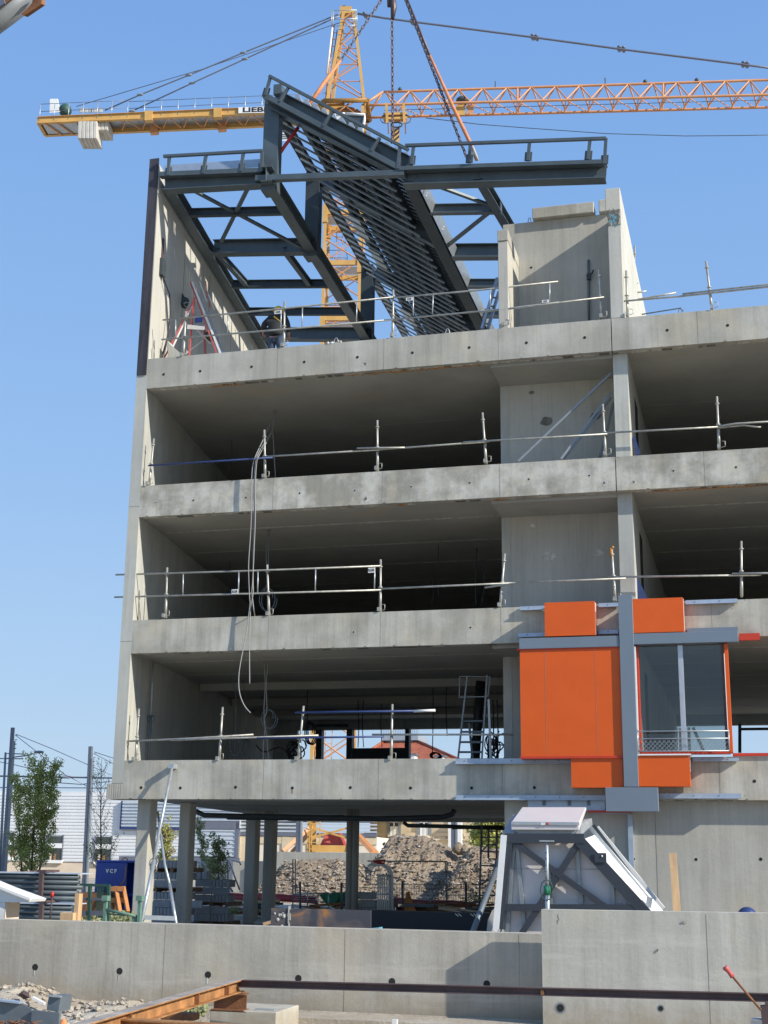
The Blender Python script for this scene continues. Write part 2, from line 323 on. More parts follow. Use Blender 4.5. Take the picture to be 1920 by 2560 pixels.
# =============== concrete building ===============
bld=thing('concrete_building','unfinished four storey concrete building with open floors and an orange cladding sample','building',(-8,28.5,-.25))
XL=-13.67; XR=9.0; YB=45.0
LWD=Vector((-.1316,.9913,0))           # direction of the skewed left wall
def lw(Y): return XL+(Y-YF)*LWD.x/LWD.y
ST=[(2.85,3.71),(6.16,6.94),(9.43,10.20),(12.67,13.44)]
FM=['fascia','fascia','fascia_mottled','fascia_top']
def hole_disc(b,x,z,r=.034,y=YF-.002,ring=None):
    if ring: b.add([(x+r*1.6*math.cos(t*math.pi/6),y,z+r*1.6*math.sin(t*math.pi/6)) for t in range(12)],[tuple(range(12))],ring)
    b.add([(x+r*math.cos(t*math.pi/6),y-.002,z+r*math.sin(t*math.pi/6)) for t in range(12)],[tuple(range(12))],'hole')
for k,(z0,z1) in enumerate(ST):
    for (xa,xb) in ((XL,-2.405),(-2.385,XR)):
        b=MB(); b.box(xa,xb,YF,YF+.22,z0,z1,FM[k])
        for xj in (-10.3,-7.67,-4.96,-.51,2.2):
            if xa<xj<xb: b.box(xj-.003,xj+.003,YF-.003,YF,z0+.002,z1-.002,'groove')
        px={0:[(353,1969),(451,1970),(589,1968),(731,1970),(876,1969),(1026.5,1970),(1179,1970),(1336,1969),(1886,1953)],
            3:[(409,936),(500.5,928),(629,917),(760.5,905),(893.6,893),(1031,882),(1173,869),(1316,857),(1461.7,844),(1668,825.6),(1819,813.5)],
            2:[(483,1251),(615,1244),(749,1233),(887,1226),(1028,1217),(1174,1207),(1322,1198),(1473,1189),(1684,1177),(1840,1168)],
            1:[(884,1580),(1176,1569)]}[k]
        for (x,y) in px:
            q=P(x,y,YF)
            if xa<q.x<xb:
                if k in(0,3): hole_disc(b,q.x,q.z)
                else: hole_disc(b,q.x,q.z,r=.022,ring='efflorescence'); 
        # spalled patches
        for (kk,x,y,s) in ((3,913,910,.09),(2,338,1275,.10),(2,914,1247,.09),(2,1510,1207,.07),(2,1585,1205,.07),(2,390,1256,.05)):
            if kk==k:
                q=P(x,y,YF)
                if xa<q.x<xb:
                    rr=random.Random(x); n=11
                    b.add([(q.x+s*(.5+.6*rr.random())*math.cos(2*math.pi*t/n),YF-.003,q.z+s*(.5+.6*rr.random())*math.sin(2*math.pi*t/n)) for t in range(n)],[tuple(range(n))],'efflorescence')
                    b.add([(q.x+s*.5*(.5+.6*rr.random())*math.cos(2*math.pi*t/n),YF-.006,q.z+s*.5*(.5+.6*rr.random())*math.sin(2*math.pi*t/n)) for t in range(n)],[tuple(range(n))],'patch_dark')
        rr=random.Random(int(xa*7)+k); xx=xa+.2
        while xx<xb-.2:      # chipped lower arris and small bug holes
            s=rr.uniform(.01,.035); b.add([(xx-s*rr.uniform(.6,2),YF-.0025,z0+.001),(xx+s*rr.uniform(.6,2),YF-.0025,z0+.001),(xx+s*.4,YF-.0025,z0+s*rr.uniform(.5,1.1)),(xx-s*.5,YF-.0025,z0+s*rr.uniform(.4,1.))],[(0,1,2,3)],'patch_dark'); xx+=rr.uniform(.25,1.1)
        if k==0 and xa<-5: q=P(731,1972,YF); b.bar((q.x,YF-.003,q.z-.10),(q.x,YF-.003,q.z-.02),.022,.004,'rust_foam',up=(0,1,0))
        b.build('edge_beam',bld,bevel=.008)
    # slab with soffit
    b=MB(); zt=z0+.05
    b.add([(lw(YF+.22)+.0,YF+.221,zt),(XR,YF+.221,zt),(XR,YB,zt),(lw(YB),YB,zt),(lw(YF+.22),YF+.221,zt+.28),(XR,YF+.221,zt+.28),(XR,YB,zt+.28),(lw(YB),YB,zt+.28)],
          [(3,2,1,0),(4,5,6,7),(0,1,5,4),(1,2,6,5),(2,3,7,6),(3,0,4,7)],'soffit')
    # joint ribs on ceilings: pale grout lines between planks
    for i,yy in enumerate((30.35,32.7,35.1,37.5,39.9,42.3)):
        if k==3 and i<1: continue
        xx=lw(yy)+.15
        while xx<XR-.5:
            L_=random.uniform(1.2,3.2); wv=random.uniform(.02,.05)*(1.6 if k in(1,) else 1)
            b.box(xx,min(xx+L_,XR-.1),yy-wv,yy+wv,zt-.004,zt+.002,'efflorescence' if k<3 and i<4 else 'soffit'); xx+=L_
    b.build('floor_slab',bld)
    # ledge strip under the edge beam, with mortar crust and expanding foam
    b=MB(); rr=random.Random(k+3); x=XL+.3
    while x<XR:
        L_=rr.uniform(.05,.3); zz=rr.uniform(.015,.05)
        if rr.random()<.75: ya=YF+rr.uniform(.07,.13); b.box(x,x+L_,ya,YF+.215,z0-.003-zz*.15,z0-.0005,rr.choice(['efflorescence','efflorescence','soffit','patch_dark','patch_dark']))
        x+=L_+rr.uniform(0,.12)
    foam={3:[(-12.0,-11.2),(-8.6,-5.4)],2:[(-7.35,-7.15),(-5.1,-4.9),(-1.7,1.0)],1:[],0:[]}[k]
    for a,c in foam:
        x=a
        while x<c: b.sphere((x,YF+.19+rr.uniform(-.03,.03),z0-.004),rr.uniform(.02,.045),'rust_foam',6,4,(1.3,1,.5)); x+=rr.uniform(.03,.09)
    b.build('mortar_crust',bld)['kind']='stuff'
# terrace deck
b=MB(); b.add([(lw(YF+.23)+.02,YF+.225,13.40),(XR,YF+.225,13.40),(XR,YB,13.40),(lw(YB)+.02,YB,13.40)],[(0,1,2,3)],'wall_concrete'); b.build('terrace_deck',bld)
# left gable wall: lower part and the darker, coated upper part
def gable(z0,z1,t,mat,name,parent=bld,yend=YB):
    b=MB(); x0=lw(YF);x1=lw(yend)
    b.hexa([(x0-t,YF,z0),(x0,YF,z0),(x1,yend,z0),(x1-t,yend,z0),(x0-t,YF,z1),(x0,YF,z1),(x1,yend,z1),(x1-t,yend,z1)],mat)
    return b
b=gable(3.2,13.05,.285,'inner_wall','x'); 
for z in (3.2,6.45,9.7): b.box(XL-.284,XL-.001,YF-.003,YF,z-.006,z+.006,'groove')
b.build('side_wall',bld,bevel=.01)
b=MB(); b.box(XL-.40,XL-.0,YF-.0,YF+.8,2.85,3.2,'fascia')
for i in range(7): b.box(XL-.39+i*.055,XL-.38+i*.055,YF-.003,YF,2.87,3.18,'groove')
b.build('wall_foot',bld,bevel=.01)
b=gable(13.05,18.72,.27,'pale_wall','x'); b.build('upper_side_wall',bld)
b=MB(); b.box(XL-.275,XL-.02,YF-.03,YF-.001,13.03,18.9,'bitumen'); b.build('bitumen_coating',bld)
b=MB(); x0=lw(YF)
for i,(dz,dy,L_) in enumerate(()):
    p=Vector((lw(YF+dy)+.002,YF+dy,dz)); q=Vector((lw(YF+dy+L_)+.002,YF+dy+L_,dz)); b.bar(p,q,.004,.02,'groove')
for dy in (2.6,5.2,7.9): 
    b=MB(); p=Vector((lw(YF+dy)+.002,YF+dy,13.45)); b.bar(p,p+Vector((0,0,4.6)),.012,.004,'groove',up=(0,1,0)); b.build('wall_joint',bld)
# cross wall right of the stair core and core panel, on all floors
for k in range(3):
    za=ST[k][1]-.3; zb=ST[k+1][0]+.05
    b=MB(); b.box(-2.40,-2.08,YF+.25,YB,za,zb,'inner_wall'); 
    b.box(-2.076,-2.07,30.6,31.4,ST[k][1],ST[k][1]+2.05,'hole')
    b.build('cross_wall',bld,bevel=.01)
    b=MB(); b.box(-5.2,-2.41,30.1,30.35,za,zb,'wall_concrete')
    b.box(-5.2,-5.0,30.09,30.1,za,zb,'inner_wall')
    for (xx,zz,s) in ((-4.1,za+1.75,.16),(-2.95,za+1.8,.13),(-4.45,za+2.5,.07)):
        if k>0:
            rr=random.Random(int(xx*10)+k); n=14
            b.add([(xx+s*(.8+.4*rr.random())*math.cos(2*math.pi*t/n),30.097,zz+s*.7*(.8+.4*rr.random())*math.sin(2*math.pi*t/n)) for t in range(n)],[tuple(range(n))],'efflorescence' if k==1 else 'patch_dark')
    b.build('core_wall',bld)
    b=MB(); b.box(-5.2,-4.95,30.36,YB,za,zb,'wall_concrete'); b.build('core_side_wall',bld)
    b=MB()   # drop beam over the core
    b.box(-5.2,-2.41,YF+.26,30.09,zb-.12,zb-.001,'soffit'); b.build('core_lintel',bld)
# back walls: solid above, open strip on the first floor
for k in (1,2):
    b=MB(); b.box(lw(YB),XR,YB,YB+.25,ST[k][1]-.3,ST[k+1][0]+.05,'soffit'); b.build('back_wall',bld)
b=MB(); b.box(lw(YB),XR,YB,YB+.25,5.88,6.25,'inner_wall'); b.build('back_lintel',bld)
b=MB(); b.box(lw(YB),XR,YB,YB+.25,2.9,3.6,'inner_wall'); b.build('back_sill',bld)
for (xa,xb) in ((792,806),(868,882),(1014,1024)):
    p,q=P(xa,1850,YB),P(xb,1850,YB); b=MB(); b.box(p.x,q.x,YB-.1,YB+.2,3.6,5.875,'steel_dark'); b.build('window_post',bld)
p,q=P(640,1850,YB),P(742,1850,YB); b=MB(); b.box(lw(YB),q.x,YB,YB+.2,3.6,5.875,'inner_wall'); b.build('back_pier',bld)
p,q=P(882,1871,YB-.2),P(1024,1871,YB-.2); b=MB(); b.box(p.x,q.x,YB-.3,YB-.2,3.6,p.z,'steel_dark'); b.build('spandrel_panel',bld)
b=MB(); b.bar(P(790,1814,YB-.1),P(870,1814,YB-.1),.1,.1,'steel_dark'); b.build('door_head',bld)
for k in range(1,4):   # unseen closing wall, added at the right end to shade the deep floors
    b=MB(); b.box(XR,XR+.2,YF,YB,ST[k-1][1],ST[k][0],'inner_wall'); b.build('shade_wall',bld)
# ceiling downstand beams on first floor (seen as dark bands)
b=MB()
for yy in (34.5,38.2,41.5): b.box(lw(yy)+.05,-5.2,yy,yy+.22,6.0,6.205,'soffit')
b.build('ceiling_beams',bld)
# ground floor
def col_at(xl,xr,Y,d,zt,xs=None):
    b=MB(); p=P(xl,2150,Y); q=P(xr,2150,Y); b.box(p.x,q.x,Y,Y+d,-.25,zt,'wall_concrete'); return b.build('column',bld,bevel=.02)
col_at(336,368,28.85,.42,2.9); col_at(443,469,31.6,.42,2.9); col_at(611,637,37.5,.40,2.9); col_at(657,681,38.3,.40,2.9)
b=MB(); 
for xx in (874,888): p=P(xx,2150,36.5); b.tube([(p.x,36.5,-.25),(p.x,36.5,2.9)],.10,'soffit',14)
b.build('twin_column',bld)
b=MB(); b.box(-15.2,-3.2,44.6,45.2,2.78,2.9,'soffit'); b.build('rear_beam',bld)
b=MB(); b.box(-13.6,-12.2,37.2,39.2,-.248,-.15,'weight_concrete'); b.build('column_pad',bld)
# drain pipes under the slab
b=MB()
q=[P(490,2028,33),P(510,2038,33),P(700,2042,33),P(940,2047,33),P(1105,2043,33),P(1130,2036,33),P(1137,2024,33)]
b.tube(q,.065,'steel_dark',10)
q=[P(567,2040,35),P(570,2044,35),P(700,2046,35),P(860,2043,35)]; b.tube(q,.06,'steel_dark',10)
q=[P(1009,2056,34),P(1020,2064,34),P(1120,2066,34),P(1262,2071,34)]; b.tube(q,.05,'steel_dark',10)
for x in (520,617,716,818): p=P(x,2032,32.9); b.sphere(p,.012,'galv',6,4)
b.build('drain_pipe',bld)
# ground floor closed wall, right
b=MB(); xa=P(1262,2100,28.75).x; b.box(xa,XR,28.75,29.0,-.25,2.86,'wall_concrete')
for x in (1640,1822): 
    p=P(x,2100,28.75); 
    if x<1700: b.box(p.x-.005,p.x+.005,28.747,28.75,-.25,2.85,'groove')
for (x,y) in ((1740,2148.5),(1902,2148),(1584,2148)): q=P(x,y,28.75); hole_disc(b,q.x,q.z,.034,28.748,'efflorescence' if x<1800 else None)
b.build('ground_floor_wall',bld)
# penthouse
p=P(1331,550,30.1)
b=MB(); b.box(-5.1,-2.41,30.1,30.35,13.38,16.83,'wall_concrete'); 
for x,y in ((1328,669),): q=P(x,y,30.1); hole_disc(b,q.x,q.z,.03,30.097)
b.build('penthouse_wall',bld,bevel=.01)
b=MB(); b.box(-4.95,-4.72,YF+.02,30.09,13.38,15.62,'wall_concrete'); b.build('penthouse_pillar',bld,bevel=.01)
b=MB(); b.box(-4.96,-4.71,YF,30.09,15.625,15.9,'fascia'); b.build('pillar_cap',bld,bevel=.01)
q0,q1=P(1331,566,29.95),P(1485,545,29.95); b=MB(); b.box(q0.x,q1.x,29.95,30.4,16.835,17.12,'fascia'); b.build('parapet_block',bld,bevel=.015)
b=MB(); b.box(q1.x+.12,-2.41,29.97,30.4,16.835,17.16,'fascia'); b.build('parapet_block',bld,bevel=.015)
b=MB(); x0,x1=-2.40,-2.10; sk_=.06
def wallR(b,za,zb,mat,dx=0): 
    yb=44.; b.hexa([(x0-dx,YF+.01,za),(x1,YF+.01,za),(x1+.1,yb,za),(x0+.1,yb,za),(x0-dx,YF+.01,zb),(x1,YF+.01,zb),(x1+.1,yb,zb),(x0+.1,yb,zb)],mat)
wallR(b,13.45,15.72,'pale_wall'); b.build('penthouse_side_wall',bld,bevel=.012)
b=MB(); wallR(b,15.722,16.1,'pale_wall',-.03); b.build('wall_patch',bld)
b=MB(); wallR(b,16.102,16.66,'pale_wall',.04); b.build('wall_coping',bld,bevel=.012)
b=MB(); rr=random.Random(5)
for i in range(90):
    x=rr.uniform(x0+.04,x1-.03); z=rr.uniform(15.72,16.1); s=rr.uniform(.008,.028)
    b.add([(x+s*rr.uniform(.4,1.6)*math.cos(t*1.57+i),YF+.005-i*.0001,z+s*rr.uniform(.6,3)*math.sin(t*1.57+i)) for t in range(4)],[(0,1,2,3)],'tape_blue' if -2.34<x<-2.2 and z<16. and i%3 else 'patch_dark')
b.build('joint_tape',bld)
b=MB(); p=P(1471,650,30.0); b.tube([P(1471,650,30.05),P(1472,800,30.05)],.028,'steel_part',8); b.tube([P(1466,690,30.02),P(1480,683,30.02),P(1484,675,30.02)],.02,'steel_dark',6); b.box(p.x-.05,p.x+.04,29.98,30.08,p.z-.5,p.z-.35,'steel_dark'); b.build('wall_standpipe',bld)
# lifting loops and rebar on the slab edge
for (x,y,s) in ((840,862,.11),(1119,831,.10),(1372,804,.08),(1700,770,.09),(1324,566,.07)):
    b=MB(); p=P(x,y,YF+.12 if y>600 else 30.1); z=13.44 if y>600 else 16.83
    b.tube([(p.x+s*.5*math.cos(math.pi*t/8),p.y,z+s*1.6*math.sin(math.pi*t/8)) for t in range(9)],.009,'galv' if s>.09 else 'steel_part',6); b.build('lifting_loop',bld)
b=MB(); b.tube([P(1604,786,29.2),P(1702,770,29.2),P(1708,778,29.2)],.015,'steel_part',6); b.build('rebar_bar',bld)
b=MB(); p=P(830,864,YF+.1)
for i in range(24): b.sphere((p.x+random.uniform(-.2,.25),YF+random.uniform(.0,.2),13.445+random.uniform(0,.03)),random.uniform(.015,.04),'efflorescence',6,4)
b.build('mortar_spill',bld)
# junction box and cable on the upper gable wall
jx=MB(); y=YF+.55; x=lw(y); jx.box(x,x+.09,y-.1,y+.14,15.9,16.35,'steel_dark'); jx.box(x,x+.02,y-.02,y+.1,16.35,16.95,'rust_plum')
jx.tube([(x+.05,y,15.9),(x+.06,y+.1,15.85),(x+.06,y+.5,15.6),(x+.06,y+.62,15.1),(x+.06,y+.5,14.4),(x+.06,y+.3,13.9)],.018,'black_cable',6)
jx.build('junction_box',bld)
b=MB(); y=31.2; x=lw(y)+.004; b.add([(x,y,16.0),(lw(y+.7)+.004,y+.7,16.0),(lw(y+.75)+.004,y+.75,15.6),(lw(y+.3)+.004,y+.3,15.9)],[(0,1,2,3)],'wood'); b.build('bare_patch',bld)
# =============== steel roof frame ===============
stl=thing('steel_roof_frame','dark grey steel roof frame with a sawtooth of slats, being assembled over the top floor','roof frame',(-10,28.5,17.5))
def zb(X): return 18.08-.094*(X+13.5)
def RPt(x,y): return PP(x,y,(-13.5,28.5,18.08),(.094,0,1))
def mx(Y): return -10.71-.0418*(Y-28.5)     # the ridge line in plan
PX=-7.17
def lx(Y): return lw(Y)+.22
YE=45.5
def part(name): 
    global b; b.build(name,stl)
# wall line, ridge line and right line beams
b=MB(); b.ibeam((lx(28.6),28.6,zb(lx(28.6))),(lx(YE),YE,zb(lx(YE))),.26,.36,'steel'); part('wall_beam')
b=MB(); b.ibeam((mx(28.3),28.3,zb(mx(28.3))-.02),(mx(YE),YE,zb(mx(YE))-.02),.28,.40,'steel'); part('ridge_base_beam')
b=MB(); b.ibeam((PX,28.6,zb(PX)),(PX-.05,YE,zb(PX)),.30,.40,'steel_dark'); part('valley_beam')
b=MB(); b.add([(PX+.21,28.6,zb(PX)+.02),(PX+.12,YE,zb(PX)+.02),(PX+.24,YE,zb(PX)+.28),(PX+.33,28.6,zb(PX)+.28)],[(0,1,2,3)],'galv')
b.add([(PX+.20,28.6,zb(PX)+.02),(PX+.11,YE,zb(PX)+.02),(PX+.23,YE,zb(PX)+.28),(PX+.32,28.6,zb(PX)+.28)],[(3,2,1,0)],'galv')
for i in range(9):
    yy=29.6+i*1.9
    for dz in (.10,.17): b.sphere((PX+.205+dz*.35,yy,zb(PX)+dz),.022,'sign_white',6,4)
part('gutter_plate')
# cross members, left bays then right bays
for Y,h,w in ((30.24,.22,.14),(32.65,.42,.28),(35.0,.24,.14),(37.15,.24,.14),(39.35,.42,.28),(42.5,.24,.14)):
    b=MB(); xa,xb=lx(Y)+.14,mx(Y)-.15; b.ibeam((xa,Y,zb(xa)+.02),(xb,Y,zb(xb)+.02),w,h,'steel_dark' if h<.3 else 'steel'); part('cross_beam')
for Y,h,w,xe in ((30.4,.26,.15,-5.2),(33.1,.40,.26,-5.0),(35.1,.26,.15,-5.0),(37.35,.26,.15,-5.0),(39.5,.40,.26,-5.0)):
    b=MB(); b.ibeam((PX+.16,Y,zb(PX)+.0),(xe,Y,zb(xe)+.0),w,h,'steel'); 
    if h<.3 and Y<31: b.box(xe,xe+.02,Y-.10,Y+.10,zb(xe)-.03,zb(xe)+.30,'steel')
    part('cross_beam')
b=MB(); b.ibeam(RPt(1193,447),(-4.9,34.5,zb(-5.)),.22,.30,'steel'); part('trimmer_beam')
# purlins along the bays
for a_,c_ in ((RPt(556,654),RPt(617,721)),(RPt(722,650),RPt(778,725))):
    d_=(c_-a_)/(c_.y-a_.y); b=MB(); b.ibeam(a_+d_*(32.6-a_.y)+Vector((0,0,.03)),a_+d_*(35.05-a_.y)+Vector((0,0,.03)),.13,.20,'steel'); part('purlin')
# wind bracing
for a,c,m_ in (((468,477),(762,632),'steel'),((624,470),(553,612),'steel'),((1052,459),(1238,527),'steel'),((1232,533),(1112,628),'steel')):
    b=MB(); u,v=RPt(*a),RPt(*c); b.bar(u+Vector((0,0,.1)),v+Vector((0,0,.1)),.10,.06,m_); part('brace')
# front edge beams
YFs=28.45
def F(x,y,Y=YFs): return P(x,y,Y)
b=MB(); u,v=Vector((-13.55,28.6,17.99)),Vector((-10.75,28.6,17.80)); b.ibeam(u,v,.30,.38,'steel'); part('front_edge_beam')
b=MB(); u,v=F(400.8,444),F(655,434); b.bar(u,v,.18,.12,'steel',align=1); part('edge_angle')
b=MB(); u,v=F(411,408,28.9),F(655,392,28.9); b.bar(u-Vector((0,0,.17)),v-Vector((0,0,.17)),.012,.22,'galv_pale'); part('flashing')
b=MB(); u,v=Vector((-7.25,28.62,17.36)),Vector((-2.42,28.62,16.92)); b.ibeam(u,v,.34,.44,'steel'); part('front_edge_beam')
b=MB(); u,v=F(1000,425),F(1512,408); b.bar(u,v,.2,.10,'steel'); part('edge_angle')
# lower tie of the front gable
b=MB(); b.bar(F(640,448),F(1012,434),.16,.14,'steel'); part('gable_tie')
# sloping gable beam
b=MB(); b.ibeam(Vector((-10.74,28.62,19.92)),Vector((-7.3,28.62,17.62)),.30,.52,'steel',up=(.55,0,.83)); part('gable_beam')
b=MB(); b.bar(F(661,240),F(1001,424),.2,.13,'steel'); part('edge_angle')
# guard rails on the three front edges
def rail(top,posts,ends=()):
    global b
    b=MB(); b.bar(F(*top[0],28.36),F(*top[1],28.36),.07,.07,'steel'); part('edge_rail')
    for (x0,y0,x1,y1) in posts:
        b=MB(); b.bar(F(x0,y0,28.37),F(x1,y1,28.37),.075,.06,'steel'); p=F(x1,y1,28.44); q=F(x0,y0,28.44); d=(q-p).normalized()
        b.bar(p,p+d*.22,.17,.03,'steel',up=(0,1,0)); part('rail_post')
rail(((409,391),(656,377)),[(423,392,421,439),(515,386,508,434),(608,381,603,429),(655,378,654,428)])
rail(((1013,364),(1515,346)),[(1034,364,1029,411),(1176,358,1173,407),(1324,354,1320,402),(1475,349,1470,399),(1515,346,1511,410)])
rail(((673,190),(1021,375)),[(676,192,663,240),(722,217,700,255),(832,278,808,317),(950,345,928,378),(1000,366,995,422)])
# ridge posts (box columns)
for i,(Y,zt) in enumerate(((28.75,20.35),(32.65,20.75),(39.35,20.95))):
    b=MB(); x=mx(Y); b.bar((x,Y,zb(x)-.12),(x,Y,zt-(.45 if i else .08)),.40,.30,'steel_dark' if i else 'steel',up=(0,1,0)); 
    b.box(x-.19,x+.19,Y-.2,Y+.2,zb(x)-.14,zb(x)-.02,'steel'); part('ridge_post')
# slope: from ridge top T to valley V
def T(Y): return Vector((mx(Y)+.05,Y,19.98+.02*(Y-28.5)))
def V(Y): return Vector((PX-.1,Y,zb(PX)+.12))
def SL(Y,t,up=0.): a,c=T(Y),V(Y); n=Vector((.55,0,.83)); return a.lerp(c,t)+n*up
b=MB(); b.ibeam(T(28.8),T(YE),.22,.20,'steel_dark',t=.015); part('ridge_beam')
for i,t in enumerate((.16,.36,.56,.76)):
    b=MB(); b.ibeam(SL(28.8,t,.10),SL(YE,t,.10),.16,.24,'steel_dark',up=(.55,0,.83)); part('slope_purlin')
for Y in (32.65,39.35):
    b=MB(); b.ibeam(SL(Y,.02,-.02),SL(Y,1.,-.02),.26,.36,'steel',up=(.55,0,.83)); part('rafter')
# metal deck above the purlins, ribbed across
b=MB(); yy=28.7; i=0
while yy<YE:
    u=.38+.05*(i%2); b.bar(SL(yy+.06,.17,u),SL(yy+.06,.97,u),.122,.02,'deck_metal',up=(.55,0,.83)); yy+=.12; i+=1
part('roof_deck')
b=MB()
for (Y,t0) in ((34.3,.13),(36.6,.15),(41.5,.12)): 
    a,c,d_,e=SL(Y,t0,.05),SL(Y,t0+.10,.05),SL(Y+1.5,t0+.10,.05),SL(Y+1.5,t0,.05); b.add([a,c,d_,e],[(0,1,2,3)],'sign_white')
part('insulation_sheet')
# slats carried under the slope
n=0; Y=29.0
while Y<YE and n<32:
    b=MB(); b.bar(SL(Y,.015,-.10),SL(Y,.90,-.10),.045,.045,'rod',up=(.55,0,.83)); part('slat'); Y+=.52; n+=1
for t in (.3,.56,.8):
    b=MB(); b.bar(SL(28.9,t,-.05),SL(YE,t,-.05),.04,.04,'steel_dark'); part('slat_rail')
# crimped metal sheets end showing above the gable beam
b=MB()
for i in range(13):
    t=.06+i*.07; p=SL(28.9,t,.62); b.add([p+Vector((-.13,0,-.12)),p+Vector((.12,0,-.16)),p+Vector((.02,0,.10)),p+Vector((-.06,0,.12)),p+Vector((-.13,.9,-.12)),p+Vector((.12,.9,-.16)),p+Vector((.02,.9,.10)),p+Vector((-.06,.9,.12))],[(0,1,2,3),(7,6,5,4),(0,4,5,1),(1,5,6,2),(2,6,7,3),(3,7,4,0)],'galv')
part('crimped_sheet_ends')
b=MB()
for i,(x,y) in enumerate(((696,226),)): p=P(x,y,28.9); b.box(p.x-.1,p.x+.12,28.8,29.1,p.z-.15,p.z+.12,'steel')
part('end_plates')
# =============== lifting chains from the mobile crane above the frame ===============
def chain(b,p,q,mat='chain_metal',link=.14,r=.016):
    p,q=Vector(p),Vector(q); L_=(q-p).length; n=max(2,int(L_/link)); d=(q-p)/n; u=d.normalized(); a=u.orthogonal().normalized(); c=u.cross(a)
    for i in range(n):
        m=p+d*(i+.5); s=a if i%2 else c; h=link*.62; w_=link*.24
        pts=[m+u*(h*math.cos(t*math.pi/4))+s*(w_*math.sin(t*math.pi/4)) for t in range(9)]
        b.tube(pts,r,mat,5,False)
apx=P(985,-60,32.)
slg=thing('lifting_sling','chain and orange strap hoist hanging from above onto the roof frame','lifting sling',apx)
b=MB(); pL=P(851,152,30.5); pLe=P(773,262,29.6)
chain(b,P(957,-6,31.5),pL); b.build('chain',slg)
b=MB(); b.tube([pL,P(810,208,30.),pLe],[.035,.055,.055],'sling_orange',7); b.build('strap',slg)
b=MB(); b.tube([P(746,318,28.9),P(712,365,28.9),P(684,408,28.9)],.045,'red_pipe',7); b.build('strap',slg)
b=MB(); chain(b,P(980,-10,32),P(982,352,32.)); b.build('chain',slg)
b=MB(); b.tube([P(979,-20,32),P(984,20,32),P(981,48,32)],[.1,.09,.05],'chain_metal',7); b.tube([P(972,-10,32),P(973,16,32)],.06,'chain_metal',7); b.build('shackle',slg)
b=MB(); b.tube([P(1012,-15,31.5),P(1075,140,30.5)],.035,'chain_metal',7); chain(b,P(1006,-20,31.5),P(1170,402,28.9)); b.build('chain',slg)
b=MB(); b.tube([P(1075,140,30.5),P(1130,262,29.5),P(1175,356,28.7),P(1192,400,28.6)],[.035,.05,.05,.04],'sling_orange',7); b.build('strap',slg)
b=MB(); b.tube([P(1182,368,28.30),P(1189,385,28.25),P(1195,402,28.35)],.03,'weight_concrete',6); b.sphere(P(1185,384,28.3),.06,'galv',7,5); b.build('clamp',slg)
# mobile crane boom tip in the top left corner
bm_=thing('mobile_crane_boom','grey telescopic crane boom with orange head poking into the top left corner','crane boom',P(0,40,20))
b=MB(); b.tube([P(-120,130,20),P(98,-34,20)],.26,'lamp_grey',20); b.build('boom_section',bm_)
b=MB(); u=[P(52,36,19.8),P(60,39.5,19.8),P(104,10,19.8),P(104,-14,19.8),P(84,-14,19.8),P(80,8,19.8)]; b.prism(u,(.03,.08,.02),'rust'); b.build('boom_head',bm_)
b=MB(); u=[P(-100,70,19.6),P(36,-20,19.6),P(20,-60,19.6),P(-100,20,19.6)]; b.prism(u,(0,.3,.1),'crane_orange')
b.prism([P(-2,20,19.55),P(14,10,19.55),P(10,-10,19.55),P(-6,0,19.55)],(0,-.03,0),'pole_paint'); b.build('boom_stripe',bm_)
# =============== edge guardrails ===============
def post(g,xt,yt,xb,yb,Y=28.62,clamp=True,mat='scaffold',zbase=None):
    b=MB(); p=P(xb,yb,Y); q=P(xt,yt,Y)
    b.tube([p,q],.026,mat,8); b.tube([p+(q-p)*.02,p+(q-p)*.42],.033,mat,8)
    b.sphere(p+(q-p)*.86,.045,mat,8,5,(1.2,1.2,.5)); b.sphere(p+(q-p)*.46,.045,mat,8,5,(1.2,1.2,.6))
    if clamp:
        b.box(p.x-.035,p.x+.03,Y-.15,Y+.02,p.z-.015,p.z+.07,mat)
        b.tube([p+Vector((.05,-.1,.0)),p+Vector((.13,-.1,.02)),p+Vector((.13,-.1,.13)),p+Vector((.06,-.1,.14))],.009,mat,5)
    return b.build('post',g)
def tubeR(g,pts,Y=28.58,r=.022,mat='scaffold',name='rail'):
    b=MB(); b.tube([P(x,y,Y) for x,y in pts],r,mat,7); return b.build(name,g)
def plate(g,x0,y0,x1,y1,Y=28.55,txt='SGB'):
    a,c=P(x0,y1,Y),P(x1,y0,Y); b=MB(); b.box(a.x,c.x,Y,Y+.012,a.z,c.z,'sign_white'); o=b.build('name_plate',g)
    t=text_mesh('plate_lettering',txt,(c.z-a.z)*.75,'sign_black',face_front(Vector(((a.x+c.x)/2,Y-.004,(a.z+c.z)/2))),g,.002,.0005); return o
def bars(g,L_,Y=28.58):
    for (x0,y0,x1,y1) in L_:
        b=MB(); b.tube([P(x0,y0,Y),P(x1,y1,Y)],.016,'galv',6); b.build('baluster',g)
g4=thing('guardrail','scaffold tube guardrail along the roof terrace edge in front of the steel frame','guardrail',(-9,28.6,13.44))
for a in ((465,779,458,893),(711.3,753.3,709.7,869),(983,725,982,844),(1265,698.5,1260.8,818),(1497,673.7,1503.8,797)): post(g4,*a)
tubeR(g4,[(407,800),(711,771),(983,743)]); tubeR(g4,[(940,748),(1170,728),(1395,704)]) 
tubeR(g4,[(404,849),(711,823),(983,799)]); tubeR(g4,[(960,801),(1265,772),(1398,756)]); tubeR(g4,[(1200,781),(1510,743)],28.54)
bars(g4,[(439,797,439,845),(570,786,569,832),(703,772,702,820),(756,769,755,816),(892,755,891,805),(1033,740,1033,789),(1083,734,1081,784),(1226,721,1225,769),(1374,708,1374,755)])
plate(g4,686,775,704,785); plate(g4,1015,743,1032,752); plate(g4,1355,749,1372,757)
